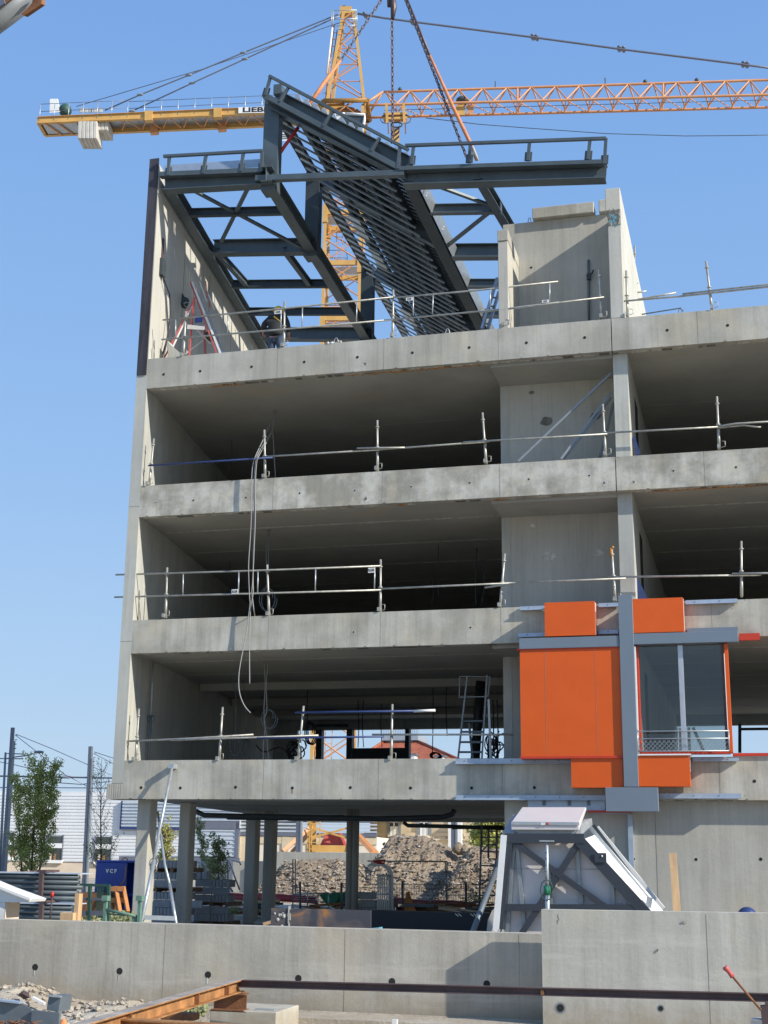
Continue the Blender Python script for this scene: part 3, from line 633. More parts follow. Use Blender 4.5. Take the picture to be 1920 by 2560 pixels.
g4b=thing('guardrail','scaffold tube guardrail on the terrace edge right of the white sunlit wall','guardrail',(-1,28.6,13.44))
for a in ((1565.4,676.7,1569,792),(1765,653,1780,775)): post(g4b,*a)
tubeR(g4b,[(1557,753),(1700,741),(1766,734),(1920,717),(1990,709)]); tubeR(g4b,[(1706,735),(1920,711),(1990,704)],28.54); tubeR(g4b,[(1597,748),(1690,732)],29.1)
g4c=thing('guardrail','far guardrail posts peeping out behind the sunlit penthouse wall','guardrail',(-2,35,13.4))
post(g4c,1587,615,1584,760,38,False); post(g4c,1590,694,1592,790,33,False); tubeR(g4c,[(1580,733),(1616,728)],33)
g3=thing('guardrail','guardrail with one blue tube across the left opening of the third floor','guardrail',(-9,28.6,10.2))
for a in ((384.7,1096.7,372.8,1214),(660.8,1074.8,662.8,1196),(943.3,1051,943.7,1176),(1206,1032,1215.4,1158.4),(1506.5,1010.7,1513.8,1140)): post(g3,*a)
tubeR(g3,[(371,1164),(682,1144)],28.54,mat='blue_tube'); tubeR(g3,[(656,1142),(954,1124)]); tubeR(g3,[(892,1120.5),(1012,1119)],28.54)
tubeR(g3,[(935,1125),(1221,1104)]); tubeR(g3,[(1158,1105.5),(1330,1096),(1518,1085)],28.54)
g3b=thing('guardrail','guardrail with a bent tube across the right opening of the third floor','guardrail',(-1,28.6,10.2))
post(g3b,1792,991.4,1798,1122); tubeR(g3b,[(1500,1083),(1824,1066)]); tubeR(g3b,[(1800,1069),(1860,1063),(1902,1068)],28.54); tubeR(g3b,[(1794,1066),(1840,1059),(1990,1050)],28.5)
g2=thing('guardrail','guardrail with white balusters across the left opening of the second floor','guardrail',(-9,28.6,6.94))
for a in ((418,1419,414,1543.3),(668,1412,672.6,1539),(951.6,1399,950.6,1528.5),(1261.8,1384.4,1250.3,1517)): post(g2,*a)
tubeR(g2,[(289,1437),(600,1428),(951,1415)]); tubeR(g2,[(286,1493),(600,1485),(953,1475)])
bars(g2,[(324,1436,323,1491),(458,1433,457,1488),(597,1429,596,1484),(645,1427,644,1482),(789,1422,788,1477),(937,1417,936,1472)])
plate(g2,578,1473,595,1485); plate(g2,920,1419,936,1432)
tubeR(g2,[(951,1472),(1300,1457)]); tubeR(g2,[(1212,1469),(1294,1457),(1310,1456)],28.54); tubeR(g2,[(1290,1457),(1565,1446)],28.5)
g2b=thing('guardrail','guardrail over the orange cladding boxes across the right opening of the second floor','guardrail',(-1,28.6,6.95))
b_=post(g2b,1528.8,1367.6,1537.9,1502,mat='scaffold'); post(g2b,1853,1353,1854,1493,clamp=False)
tubeR(g2b,[(1520,1443),(1903,1437.5)]); tubeR(g2b,[(1830,1434),(1990,1432)],28.54)
b=MB(); p=P(1529,1369,28.62)
for i in range(5): b.sphere((p.x+random.uniform(-.03,.03),28.6,p.z-i*.045),.035,'rust_foam',6,4)
b.build('foam_blob',g2b)
g1=thing('guardrail','guardrail with blue tubes across the opening of the first floor','guardrail',(-9,28.6,3.71))
for a in ((347.3,1772,338.9,1901),(556.6,1767.7,548.2,1900),(759,1764.8,745.2,1900),(980.8,1760.3,977.8,1899)): post(g1,*a)
tubeR(g1,[(317,1853.4),(480,1846),(633.4,1836.5)]); tubeR(g1,[(426.6,1850.4),(560,1846),(796,1838.6)],28.54)
tubeR(g1,[(642,1845.8),(960,1841.6)],28.5,mat='blue_tube'); tubeR(g1,[(738,1781.6),(1040,1777.6)],28.55,.026,mat='blue_tube'); tubeR(g1,[(1034,1778),(1088,1776)],28.55,.03,'sign_white'); tubeR(g1,[(930,1836.6),(1284,1836.6)])
# telescopic prop inside the first floor
pr=thing('telescopic_prop','slim steel prop between floor and ceiling at the left wall of the first floor','prop',P(372,1901,30))
b=MB(); b.tube([P(371,1905,30),P(377,1790,30)],.035,'steel_part',8); b.build('outer_tube',pr)
b=MB(); b.tube([P(377,1790,30),P(383.6,1655,30)],.024,'galv',8); b.build('inner_tube',pr)
b=MB(); c=P(377,1797,30); b.tube([c+Vector((.09*math.cos(t*.7),0,.09*math.sin(t*.7))) for t in range(10)],.01,'steel_part',5); b.box(c.x-.1,c.x+.1,29.97,30.03,c.z+.05,c.z+.07,'steel_part'); b.build('collar',pr)
# push-pull props at ground floor left
tr=thing('push_pull_prop','pale slanting push pull prop bolted to the first edge beam at the left corner','prop',P(350,2300,27.2))
b=MB(); b.tube([P(430,1920,28.3),P(384,2150,27.5)],.032,'galv',10); b.build('upper_tube',tr)
b=MB(); b.tube([P(386,2150,27.5),P(350,2320,26.8)],.042,'galv',10); b.build('lower_tube',tr)
b=MB(); p=P(431,1917,28.4); b.box(p.x-.06,p.x+.07,28.3,28.5,p.z-.04,p.z+.06,'galv'); b.build('head_plate',tr)
b=MB(); c=P(384,2156,27.5); 
for k_ in range(3): b.tube([c+Vector((.10*math.cos(t*.7+k_),.05*math.sin(t*.7),.10*math.sin(t*.7+k_)-k_*.06)) for t in range(10)],.010,'scaffold',5)
b.build('collar',tr)
tr2=thing('push_pull_prop','darker slanting prop crossing in front of the block stack, right leg of the pair','prop',P(440,2320,27.2))
b=MB(); b.tube([P(394,2030,28.9),P(412,2160,28.3),P(424,2210,28.0)],.028,'galv',8); b.build('upper_tube',tr2)
b=MB(); b.tube([P(424,2210,28.0),P(443,2325,27.4)],.036,'galv',8); b.build('lower_tube',tr2)
b=MB(); b.bar(P(345,2293,26.9),P(437,2296,27.2),.03,.09,'galv'); b.build('foot_tie',tr2)
# cables hanging over the edge beams
cb=thing('hanging_cable','pale electric cables hanging from the third floor ceiling down past two edge beams','cable',P(640,1500,28.3))
def cab(par,pts,r=.012,mat='cable',name='cable_strand'):
    # smooth
    q=[Vector(p) for p in pts]; out=[]
    for i in range(len(q)-1):
        p0=q[max(i-1,0)];p1=q[i];p2=q[i+1];p3=q[min(i+2,len(q)-1)]
        for s in range(5):
            t=s/5; out.append(.5*((2*p1)+(p2-p0)*t+(2*p0-5*p1+4*p2-p3)*t*t+(3*p1-p0-3*p2+p3)*t**3))
    out.append(q[-1]); b=MB(); b.tube(out,r,mat,6); return b.build(name,par)
s6=lambda x,y:(300+x*.3978,860+y*.3978)
s2=lambda x,y:(260+x*.4219,1480+y*.4219)
Yc=28.36
cab(cb,[P(*s6(975,365),31.2),P(*s6(955,470),30.5),P(*s6(900,600),29.2)]+[P(*s6(x,y),Yc) for x,y in ((858,690),(835,760),(826,880),(826,1050),(820,1200),(808,1400),(815,1600))]+[P(*s2(x,y),Yc) for x,y in ((866,60),(856,150),(846,230),(826,330),(800,480),(802,590),(830,670),(868,716))])
cab(cb,[P(*s6(985,365),31.2),P(*s6(965,520),30.4),P(*s6(915,610),29.2)]+[P(*s6(x,y),Yc) for x,y in ((868,690),(850,760),(842,900),(845,1100),(838,1300),(836,1500))]+[P(*s2(x,y),Yc) for x,y in ((884,0),(870,90),(864,180),(862,300),(862,420),(863,545))])
cab(cb,[P(*s6(985,365),31.1),P(*s6(968,520),30.8),P(*s6(920,620),29.2)]+[P(*s6(x,y),Yc-.02) for x,y in ((874,700),(857,760),(850,900),(850,1100),(842,1300),(834,1480))]+[P(*s2(x,y),Yc) for x,y in ((876,0),(882,60),(888,110))]+[P(*s2(894,146),28.75)])
cab(cb,[P(*s6(975,370),31.2),P(*s6(960,520),31.2),P(*s6(966,650),31.2),P(*s6(977,840),31.2)])
cc=0
for (lab,Y,items) in (('coiled grey cable hanging from the ceiling at the middle of the first floor',30.5,[((949,420),(955,560),(948,700),(955,800),(945,900),(944,996)),((970,430),(962,560),(965,700),(950,760),(965,860),(975,996))]),
    ('grey cable loops hanging from the second floor ceiling near the second rail post',30.5,None)):
    t=thing('hanging_cable',lab,'cable',P(665,1900 if items else 1540,Y))
    if items:
        for it in items: cab(t,[P(*s2(x,y),Y) for x,y in it])
        c=P(*s2(965,750),Y); cab(t,[c+Vector((.17*math.cos(k*.8),.02*k,.22*math.sin(k*.8))) for k in range(17)],.012,'steel_part')
    else:
        for dx in (0,14): cab(t,[P(*s6(930+dx,1165),Y),P(*s6(932-dx,1300),Y),P(*s6(930,1480),Y),P(*s6(900+dx*2,1560),Y)],.012,'steel_part')
        c=P(*s6(915,1600),Y); cab(t,[c+Vector((.19*math.cos(k*.8),.02*k,.28*math.sin(k*.8))) for k in range(17)],.012,'steel_part')
for (lab,Y,xx,y0,y1,yc) in (('thin dark cable with a coil hanging left of the first floor opening',32,590,1690,1880,1860),('thin dark cable with a long loop near the first floor middle',34,615,1700,1890,1875)):
    t=thing('hanging_cable',lab,'cable',P(xx,y1,Y)); cab(t,[P(xx-8,y0,Y),P(xx,y0+70,Y),P(xx-4,y1,Y)],.01,'steel_part')
    c=P(xx-5,yc,Y); cab(t,[c+Vector((.14*math.cos(k*.8),.02*k,.28*math.sin(k*.8))) for k in range(13)],.012,'steel_part')
for i,(x,y0,y1,Y) in enumerate(((771,1690,1840,36),(895,1750,1868,38),(909,1750,1868,38),(1081,1660,1880,36),(1118,1690,1840,36),(1012,1800,1868,44),(955,1740,1868,40))):
    t=thing('hanging_cable',['black cable dropping into a coil left of the door opening','thin black cable left in the window with the red roof','second thin black cable beside it in the window','black cable ending in a knot before the red roof','curved black cable hanging right of the red roof','short black cable at the window post','black cable hanging just left of the second blue tube post'][i],'cable',P(x,y1,Y))
    cab(t,[P(x,y0,Y),P(x+(2 if i%2 else -3),(y0+y1)/2,Y),P(x,y1,Y)],.014,'black_cable')
    if i in(0,3): 
        c=P(x+(4 if i else 0),(1832 if i==0 else 1888),Y); cab(t,[c+Vector(((.13)*math.cos(k*.9),.02*k,(.08 if i else .30)*math.sin(k*.9))) for k in range(22)],.018,'black_cable')
# tangle of cables at the right end of the first floor opening
t=thing('cable_tangle','tangle of black cable loops beside the core wall on the first floor','cable',P(1238,1900,33)); rr=random.Random(4)
for i in range(9):
    c=P(1222+rr.random()*30,1850+rr.random()*45,33); cab(t,[c+Vector(((.10+.05*rr.random())*math.cos(k*.9+i),.03*k*.3,(.16+.1*rr.random())*math.sin(k*.9+i))) for k in range(9)],.016,'black_cable')
for x in (1222,1232,1243): cab(t,[P(x,1750,33),P(x+2,1850,33),P(x-3,1898,33)],.018,'black_cable')
t=thing('cable_tangle','loose black cable loops lying left of the door opening on the first floor','cable',P(735,1900,35)); 
for i in range(6):
    c=P(728+rr.random()*24,1862+rr.random()*30,35); cab(t,[c+Vector(((.14+.05*rr.random())*math.cos(k*.9+i),.03*k*.3,(.14+.1*rr.random())*math.sin(k*.9+i))) for k in range(9)],.018,'black_cable')
cab(t,[P(640,1862,34),P(660,1880,34),P(700,1868,34),P(722,1890,34)],.018,'black_cable')
# platform step ladder on the first floor
def step_ladder(name,label,pts,Y,D,mat,mat2,col2=None):
    pass
sl1=thing('platform_ladder','grey platform step ladder standing at the right end of the first floor opening','ladder',P(1190,1905,31))
s3=lambda x,y:(900+x*.3014,1480+y*.3014)
def lb(par,name,pairs,Y,w,h,mat):
    b=MB()
    for a,c in pairs: b.bar(P(*s3(*a),Y),P(*s3(*c),Y),w,h,mat)
    return b.build(name,par)
lb(sl1,'stile',[((890,700),(812,1390)),],31,.035,.05,'lamp_grey'); lb(sl1,'stile',[((1055,690),(1010,1390))],31,.035,.05,'lamp_grey')
lb(sl1,'leg',[((1068,890),(1085,1388))],31.0,.05,.05,'galv'); lb(sl1,'leg',[((905,1090),(935,1388))],31.8,.05,.05,'steel_part')
for i,(y,xa,xb) in enumerate(((1160,840,1030),(1245,830,1018),(1328,818,1008))): lb(sl1,'rung',[((xa,y),(xb,y))],31,.06,.045,'steel_part')
lb(sl1,'platform',[((870,1078),(1030,1075))],31.2,.4,.03,'steel_part'); lb(sl1,'guard_hoop',[((828,700),(822,880)),((828,700),(1080,705)),((820,872),(1055,868)),((1080,705),(1060,870))],31,.02,.02,'lamp_grey')
b=MB(); b.tube([P(*s3(1000,740),33.4),P(*s3(955,1388),33.4)],.12,'black_cable',8); tag(b.build('insulated_duct'),'thick black upright pipe behind the grey platform ladder','pipe')
# slanted metal channels leaning against the core wall on the third floor
s1=lambda x,y:(920+x*.6028,860+y*.6028)
for i,(a,c,lab) in enumerate((((1012,118),(622,488),'long bright metal channel leaning in the third floor bay, the longest'),((1008,200),(800,478),'metal channel leaning in the third floor bay, middle one'),((1018,245),(962,468),'steep short metal channel leaning beside the cross wall'),((1010,222),(812,478),'metal channel lying against the middle leaning channel'))):
    b=MB(); b.bar(P(*s1(*a),29.2+.1*i),P(*s1(*c),28.95+.1*i),.05,.05,'lamp_grey'); tag(b.build('metal_channel'),lab,'metal profile')
for i,(pts,mat,lab) in enumerate((([(1095,385),(1108,385),(1130,458),(1112,460)],'blue_tube','folded blue tarpaulin by the cross wall on the third floor'),([(1108,965),(1118,965),(1160,1058),(1112,1058)],'blue_tube','folded blue tarpaulin by the cross wall on the second floor'))):
    b=MB(); b.prism([P(*s1(*q),29.3) for q in pts],(0,.25,0),mat); tag(b.build('tarpaulin'),lab,'tarpaulin')
# more services dangling in the deep floors
for i,(x,y0,y1,Y,fl) in enumerate(((1089,1085,1160,36,3),(575,1060,1185,33,3),(1192,1370,1515,33,2),(1206,1400,1512,33,2),(1098,1340,1490,33,2),(1080,1450,1512,34,2),(575,1400,1530,33,2))):
    t=thing('hanging_cable','dark cable hanging inside the '+('third' if fl==3 else 'second')+' floor opening, '+['near its middle','left of the third rail post','right of two before the core wall','left of two before the core wall','thin one curving down in the right half','short one low in the right half','left of the coiled loops'][i],'cable',P(x,y1,Y))
    cab(t,[P(x,y0,Y),P(x+(5 if i%2 else -3),(y0+y1)/2,Y),P(x-2,y1,Y)],.018 if i in(2,3) else .010,'steel_dark')
# =============== façade cladding sample (fixed to the building) ===============
z4=lambda x,y:(1220+x*.4219,1460+y*.4219)
def panel(name,xa,ya,xb,yb,Y,d,mat,edge=None,par=bld,seams=()):
    """flat box seen at zoom4 pixels xa..xb, ya..yb; front face at Y, depth d"""
    p=P(*z4(xa,(ya+yb)/2),Y); q=P(*z4(xb,(ya+yb)/2),Y); zt=P(*z4((xa+xb)/2,ya),Y).z; zb_=P(*z4((xa+xb)/2,yb),Y).z
    b=MB(); b.box(p.x,q.x,Y,Y+d,zb_,zt,mat)
    for s in seams:
        u=P(*z4(s,(ya+yb)/2),Y).x; b.box(u-.0025,u+.0025,Y-.002,Y,zb_+.02,zt-.02,'groove')
    if mat=='orange_panel':
        n_=max(2,int((q.x-p.x)/.6)+1)
        for i_ in range(n_):
            for zz in (zb_+.035,zt-.035): xx=p.x+.04+(q.x-p.x-.08)*i_/(n_-1); b.sphere((xx,Y-.001,zz),.008,'rust_plum',6,4,(1,.4,1))
    o=b.build(name,par,bevel=.006)
    return p.x,q.x,zb_,zt
def cbox(xa,ya,xb,yb,Y,d):
    x0,x1,za,zc=panel('cladding_box',xa,ya,xb,yb,Y,d,'orange_panel')
    b=MB(); b.box(x1+.001,x1+.006,Y+.03,Y+.045,za+.01,zc-.01,'crane_orange'); b.box(x1+.001,x1+.012,Y+.08,Y+.17,za+.02,zc-.02,'sign_white')
    for t in range(12): b.box(x1+.012,x1+.014,Y+.09+.03*(t%2),Y+.12+.03*(t%2),za+.03+t*.05*(zc-za)/.65,za+.05+t*.05*(zc-za)/.65,'groove')
    b.box(x1+.001,x1+.014,Y+.17,Y+.19,za+.01,zc-.01,'red_trim'); b.build('box_end_seal',bld)
cbox(336,106,633,306,28.06,.39); cbox(853,84,1158,286,28.06,.39); 
x0,x1,za,zc=panel('cladding_box',881,1016,1196,1199,28.06,.39,'orange_panel'); b=MB(); b.box(x0-.03,x1+.04,28.03,28.4,zc+.002,zc+.03,'white_trim'); b.box(x1+.001,x1+.012,28.2,28.3,za+.3,zc,'sign_white'); b.build('box_flashing',bld)
panel('cladding_box',493,1026,800,1206,28.06,.39,'orange_panel')
x0,x1,za,zc=panel('cladding_panel',192,386,792,1019,28.04,.33,'orange_panel',seams=(342,641))
b=MB(); b.box(x0-.06,x1-.01,28.02,28.4,zc+.001,zc+.035,'red_trim'); b.build('panel_head_trim',bld)
b=MB(); b.box(x0-.02,x1-.01,28.02,28.4,za-.05,za-.001,'red_trim'); b.build('panel_foot_trim',bld)
panel('vertical_cover',777,64,880,1204,28.0,.12,'grey_clad') if False else None
# vertical cover follows real plumb: build from X range at mid height
p=P(1554,1700,27.98); q=P(1585,1700,27.98); zt=P(1565,1487,27.98).z; zb_=P(1575,1967,27.98).z
b=MB(); b.box(p.x-.02,q.x+.02,27.98,28.12,zb_,zt,'grey_clad'); b.build('vertical_cover',bld,bevel=.004)
b=MB(); b.box(q.x+.022,q.x+.05,28.05,28.12,P(1580,1890,28).z,P(1580,1615,28).z,'white_trim'); b.build('cover_edge_strip',bld)
panel('foot_plate',696,1205,1009,1348,27.97,.14,'grey_clad')
panel('band',184,314,776,378,28.0,.16,'grey_clad'); 
x0,x1,za,zc=panel('band',862,285,1483,350,28.02,.35,'grey_clad')
b=MB(); p=P(*z4(1180,262),28.45); q=P(*z4(1480,250),28.45); b.box(p.x,q.x,28.40,28.49,zc+.02,zc+.14,'grey_clad'); b.build('band_upstand',bld)
b=MB(); p=P(*z4(1488,330),28.4); q=P(*z4(1612,330),28.4); b.box(p.x,q.x,28.35,28.45,p.z-.02,p.z+.12,'red_trim'); b.build('head_strip',bld)
def grail(xa,ya,xb,yb,Y=28.42,h=.09):
    p,q=P(*z4(xa,ya),Y),P(*z4(xb,yb),Y); b=MB(); z=(p.z+q.z)/2; b.box(p.x,q.x,Y,Y+.06,z-h/2,z+h/2,'galv_pale'); b.box(p.x,q.x,Y-.04,Y,z-h/2,z-h/2+.012,'galv_pale')
    n=int((q.x-p.x)/.5)+1
    for i in range(n): b.sphere((p.x+.2+i*.5,Y-.004,z+.01),.012,'steel_part',6,4)
    b.build('fixing_rail',bld)
grail(190,146,335,140); grail(655,126,776,122); grail(1170,108,1478,100); grail(178,304,338,300); grail(655,286,772,282)
grail(-192,1050,492,1050,h=.11); grail(1212,1040,1488,1040,h=.07); grail(-192,1267,694,1265,h=.10); grail(1012,1258,1500,1255,h=.10)
# translucent backing sheet below the first edge beam, orange strip and metal upright
b=MB(); p=P(*z4(238,1300),28.55); q=P(*z4(694,1300),28.55); z=P(*z4(450,1342),28.55).z; b.box(p.x,q.x,28.52,28.56,z,2.84,'galv_pale')
for x in (330,480,595): u=P(*z4(x,1300),28.5); b.box(u.x-.03,u.x+.04,28.5,28.52,z+.1,2.84,'steel_part')
b.build('backing_sheet',bld)
b=MB(); p=P(*z4(590,1350),28.5); q=P(*z4(848,1350),28.5); b.box(p.x,q.x,28.48,28.7,p.z-.01,p.z+.03,'red_trim'); b.build('head_strip',bld)
b=MB(); p=P(1575,2035,28.7); b.box(p.x-.05,p.x+.05,28.66,28.745,-.2,p.z,'galv_pale'); u=P(*z4(610,1362),28.7); b.box(u.x,p.x,28.66,28.745,p.z,p.z+.04,'galv_pale'); b.build('metal_upright',bld)
# aluminium window with red frame
wn=MB(); Yw=28.16
def X(x,y,Y=Yw): return P(*z4(x,y),Y)
zt=X(1100,362).z; zs=X(1150,992).z
def vbar(xa,xb,y,Y,d,za,zc,mat,name,par):
    p,q=X(xa,y,Y),X(xb,y,Y); b=MB(); b.box(p.x,q.x,Y,Y+d,za,zc,mat); return b.build(name,par,bevel=.004)
fr=vbar(879,902,680,Yw,.2,zs,zt,'red_trim','window',bld)
vbar(1393,1412,680,Yw,.22,zs,zt,'rust_plum','frame_side',fr); vbar(1413,1437,680,Yw-.02,.30,zs-.03,zt,'orange_panel','frame_side',fr); vbar(1410,1414,680,Yw-.03,.01,zs,zt-.2,'sign_white','frame_seal',fr)
vbar(1136,1166,680,Yw+.01,.1,zs,zt,'ladder_alu','mullion',fr)
p,q=X(902,995),X(1437,995); b=MB(); b.box(p.x,q.x,Yw-.02,Yw+.24,zs-.05,zs,'red_trim'); b.build('sill',fr)
b=MB(); p2=X(1450,1000,28.5); b.box(p2.x,XR,28.45,28.6,3.72,3.78,'red_trim'); b.build('sill_strip',bld)
for xa,xb in ((903,1135),(1167,1392)):
    p,q=X(xa,680,Yw+.06),X(xb,680,Yw+.06); b=MB(); b.box(p.x,q.x,Yw+.06,Yw+.072,zs,zt,'window_glass'); b.build('pane',fr)
rl=MB(); Yr=28.02
for y,r in ((873,.014),(917,.012),(991,.014)): rl.tube([X(884,y,Yr),X(1428,y-3,Yr)],r,'galv',6)
za,zc=X(1150,985,Yr).z,X(1150,925,Yr).z; x0,x1=X(884,950,Yr).x,X(1428,950,Yr).x; h=zc-za; n=int((x1-x0)/.09)
for i in range(-2,n+2):
    for s in (1,-1):
        xa=x0+i*.09; xb=xa+s*h
        t0,t1=0,1
        if xa<x0 or xa>x1: continue
        xe=max(min(xb,x1),x0); rl.bar((xa,Yr,za),(xe,Yr,za+abs(xe-xa)),.006,.006,'galv')
rl.tube([X(1425,862,Yr),X(1430,992,Yr)],.014,'galv',6); rl.tube([X(886,862,Yr),X(886,992,Yr)],.014,'galv',6); rl.build('railing',fr)
# trestle and boards seen through the glass
t=thing('work_trestle','white slanting trestle seen through the new window','trestle',P(1720,1895,31))
b=MB(); b.bar(P(*z4(1115,850),31),P(*z4(1118,1000),31),.06,.06,'white_trim'); b.bar(P(*z4(1140,855),31),P(*z4(1142,1000),31),.06,.06,'white_trim'); b.bar(P(*z4(1190,850),31),P(*z4(1195,1000),31),.06,.06,'white_trim'); b.build('leg',t)
b=MB(); b.bar(P(*z4(1215,850),31),P(*z4(1275,985),31),.08,.07,'white_trim'); b.build('leg',t)
p=P(*z4(1492,850),44); b=MB(); b.bar(P(*z4(1492,830),44),P(*z4(1492,1000),44),.1,.1,'steel_dark'); b.build('window_jamb',bld)
b=MB(); b.bar(P(*z4(1498,860),44),P(*z4(1700,858),44),.08,.08,'steel_dark'); b.build('window_transom',bld)
# =============== tower crane ===============
C0=P(855.5,830,72); JA=R(11.6); JU=Vector((math.cos(JA),math.sin(JA),0)); JN=Vector((-math.sin(JA),math.cos(JA),0))
def PC(x,y,off=0.): return PP(x,y,C0+JN*off,JN)
crn=thing('tower_crane','orange lattice tower crane with counterweights and long jib rising behind the building','crane',(C0.x,C0.y,1.75))
hw=1.08
def MC(i,j,z): return Vector((C0.x,C0.y,0))+JU*(i*hw)+JN*(j*hw)+Vector((0,0,z))
zs0=3.6; zs1=PC(868,290).z
# mast: 4 legs with X lacing
b=MB()
for i,j in((-1,-1),(1,-1),(1,1),(-1,1)): b.bar(MC(i,j,zs0),MC(i,j,zs1),.17,.17,'crane_yellow',up=JN)
b.build('mast_leg',crn)
b=MB(); n=int((zs1-zs0)/1.45); dz=(zs1-zs0)/n
for k in range(n):
    za,zc=zs0+k*dz,zs0+(k+1)*dz
    for f,(a,c) in enumerate((((-1,-1),(1,-1)),((1,-1),(1,1)),((1,1),(-1,1)),((-1,1),(-1,-1)))):
        s=(k+f)%2
        b.tube([MC(*(a if s else c),za),MC(*(c if s else a),zc)],.045,'crane_orange',5,False)
        if k%4==0: b.tube([MC(*a,za),MC(*c,za)],.05,'crane_orange',5,False)
        if k%4 in(1,2): b.tube([MC(*(c if s else a),za),MC(*(a if s else c),zc)],.03,'crane_orange',5,False)
b.build('mast_lacing',crn)
b=MB()
for k in range(n):  # inside ladder
    za=zs0+k*dz
    for q in(-.45,-.1): b.bar(MC(q,.2,za),MC(q,.2,za+dz),.04,.04,'crane_orange',up=JN)
    for t in range(4): b.bar(MC(-.45,.2,za+t*.36),MC(-.1,.2,za+t*.36),.03,.03,'crane_orange')
b.build('mast_ladder',crn)
for (y) in (818,681,556):
    z=PC(855,y).z; b=MB()
    for i,j in((-1,-1),(1,-1),(1,1),(-1,1)): b.bar(MC(i,j,z-.55),MC(i,j,z+.55),.30,.30,'crane_yellow',up=JN)
    for a,c in (((-1,-1),(1,-1)),((1,-1),(1,1)),((1,1),(-1,1)),((-1,1),(-1,-1))): b.bar(MC(*a,z+.1+.02*(a[0]*a[1]>0)),MC(*c,z+.1+.02*(a[0]*a[1]>0)),.16,.30,'crane_yellow')
    b.box(0,0,0,0,0,0,'galv') if False else None
    b.add([MC(-.9,-.9,z-.1),MC(.9,-.9,z-.1),MC(.9,.1,z-.1),MC(-.9,.1,z-.1)],[(0,1,2,3)],'galv')
    for a,c in (((-.9,-.9),(.2,-.9)),((.2,-.9),(.2,.9))):
        for h in (.5,1.): b.tube([MC(*a,z+h),MC(*c,z+h)],.02,'crane_dark',5)
    b.build('mast_collar',crn)
# base frame
zb0=1.8
b=MB()
for i,j in((-1,-1),(1,-1),(1,1),(-1,1)):
    b.bar(MC(i,j,zb0),MC(i,j,zs0+.1),.24,.24,'crane_yellow',up=JN); b.bar(MC(i*.95,j*.95,zs0-.5),MC(i*2.2,j*1.9,zb0),.2,.24,'crane_orange',up=JN)
for z in (zs0,zb0+.15):
    for a,c in (((-1,-1),(1,-1)),((1,-1),(1,1)),((1,1),(-1,1)),((-1,1),(-1,-1))): b.bar(MC(*a,z+.03*(a[0]*a[1]>0)),MC(*c,z+.03*(a[0]*a[1]>0)),.3,.35,'crane_yellow')
b.bar(MC(-1,-1,zs0-.5),MC(1,-1,zb0+.7),.1,.1,'crane_yellow'); b.bar(MC(-1,-1,zb0+.7),MC(1,-1,zs0-.5),.1,.1,'crane_yellow')
b.build('base_frame',crn)
b=MB()
for q in(-.95,-.45): b.bar(MC(q,-1.4,zb0-.6),MC(q,-1.4,zs0+.3),.05,.05,'crane_yellow',up=JN)
for t in range(9): b.bar(MC(-.95,-1.4,zb0-.5+t*.33),MC(-.45,-1.4,zb0-.5+t*.33),.04,.04,'crane_yellow')
b.build('access_ladder',crn)
b=MB(); p=MC(.15,-.3,zb0+.3); b.hexa([p+JU*x+JN*y+Vector((0,0,z)) for z,s in((0,1),(.7,.55)) for x,y in((-.75*s,-.4*s),(.75*s,-.4*s),(.75*s,.4*s),(-.75*s,.4*s))],'ladder_red'); b.build('winch_cover',crn)
# slewing ring and tower head
b=MB(); z=zs1
for a,c in (((-1.25,-1.1),(1.25,-1.1)),((1.25,-1.1),(1.25,1.1)),((1.25,1.1),(-1.25,1.1)),((-1.25,1.1),(-1.25,-1.1))): b.tube([MC(*a,z+.36),MC(*c,z+.36)],.15,'crane_yellow')
b.tube([MC(0,0,z-.35),MC(0,0,z+.1)],[.8,.95],'crane_orange',14)
for i,j in((-1,-1),(1,-1),(1,1),(-1,1)): b.tube([MC(i,j,z-.9),MC(-i*.2,j,z+.2)],.05,'crane_orange',5); b.tube([MC(i,j,z-.3),MC(i*1.2,j*1.05,z+.3)],.06,'crane_yellow',5); b.build('slewing_platform',crn)
b=MB(); zt=PC(865,36).z; zh=z+.55
def HD(i,j,z_): 
    t=(z_-zh)/(zt-zh); s=1-.72*t; return MC(i*s*1.05,j*s*.9,z_)
for i,j in((-1,-1),(1,-1),(1,1),(-1,1)): b.bar(HD(i,j,zh),HD(i,j,zt),.17,.17,'crane_yellow',up=JN)
k=0; zz=zh; st=1.35
while zz<zt-.5:
    z2=min(zz+st,zt); 
    for f,(a,c) in enumerate((((-1,-1),(1,-1)),((1,-1),(1,1)),((1,1),(-1,1)),((-1,1),(-1,-1)))):
        s=(k+f)%2; b.tube([HD(*(a if s else c),zz),HD(*(c if s else a),z2)],.045,'crane_orange',5,False)
    b.tube([HD(-1,-1,zz),HD(1,-1,zz)],.035,'crane_orange',5,False); zz=z2; k+=1; st*=.95
q=PC(865,30); b.bar(q-JU*.38,q+JU*.38,.5,.5,'crane_yellow'); b.sphere(PC(861,19),.15,'rust_plum',8,6); b.bar(PC(857,30),PC(856,10),.08,.08,'galv')
b.build('tower_head',crn)
b=MB()
for x0,x1 in ((832,851),(816,835)): 
    b.tube([PC(x0-3,260,.9),PC(x1,62,.5)],.06,'crane_orange',6)
b.tube([PC(817,185,-1.2),PC(831,70,-.9)],.07,'crane_white',6); b.tube([PC(827,190,1.),PC(843,75,.6)],.03,'crane_dark',6)
for i in range(12):
    t=i/11; b.tube([PC(829,258,.9).lerp(PC(850,65,.5),t),PC(816,250,.9).lerp(PC(833,65,.5),t)],.025,'crane_orange',5)
b.build('head_ladder',crn)
b=MB()
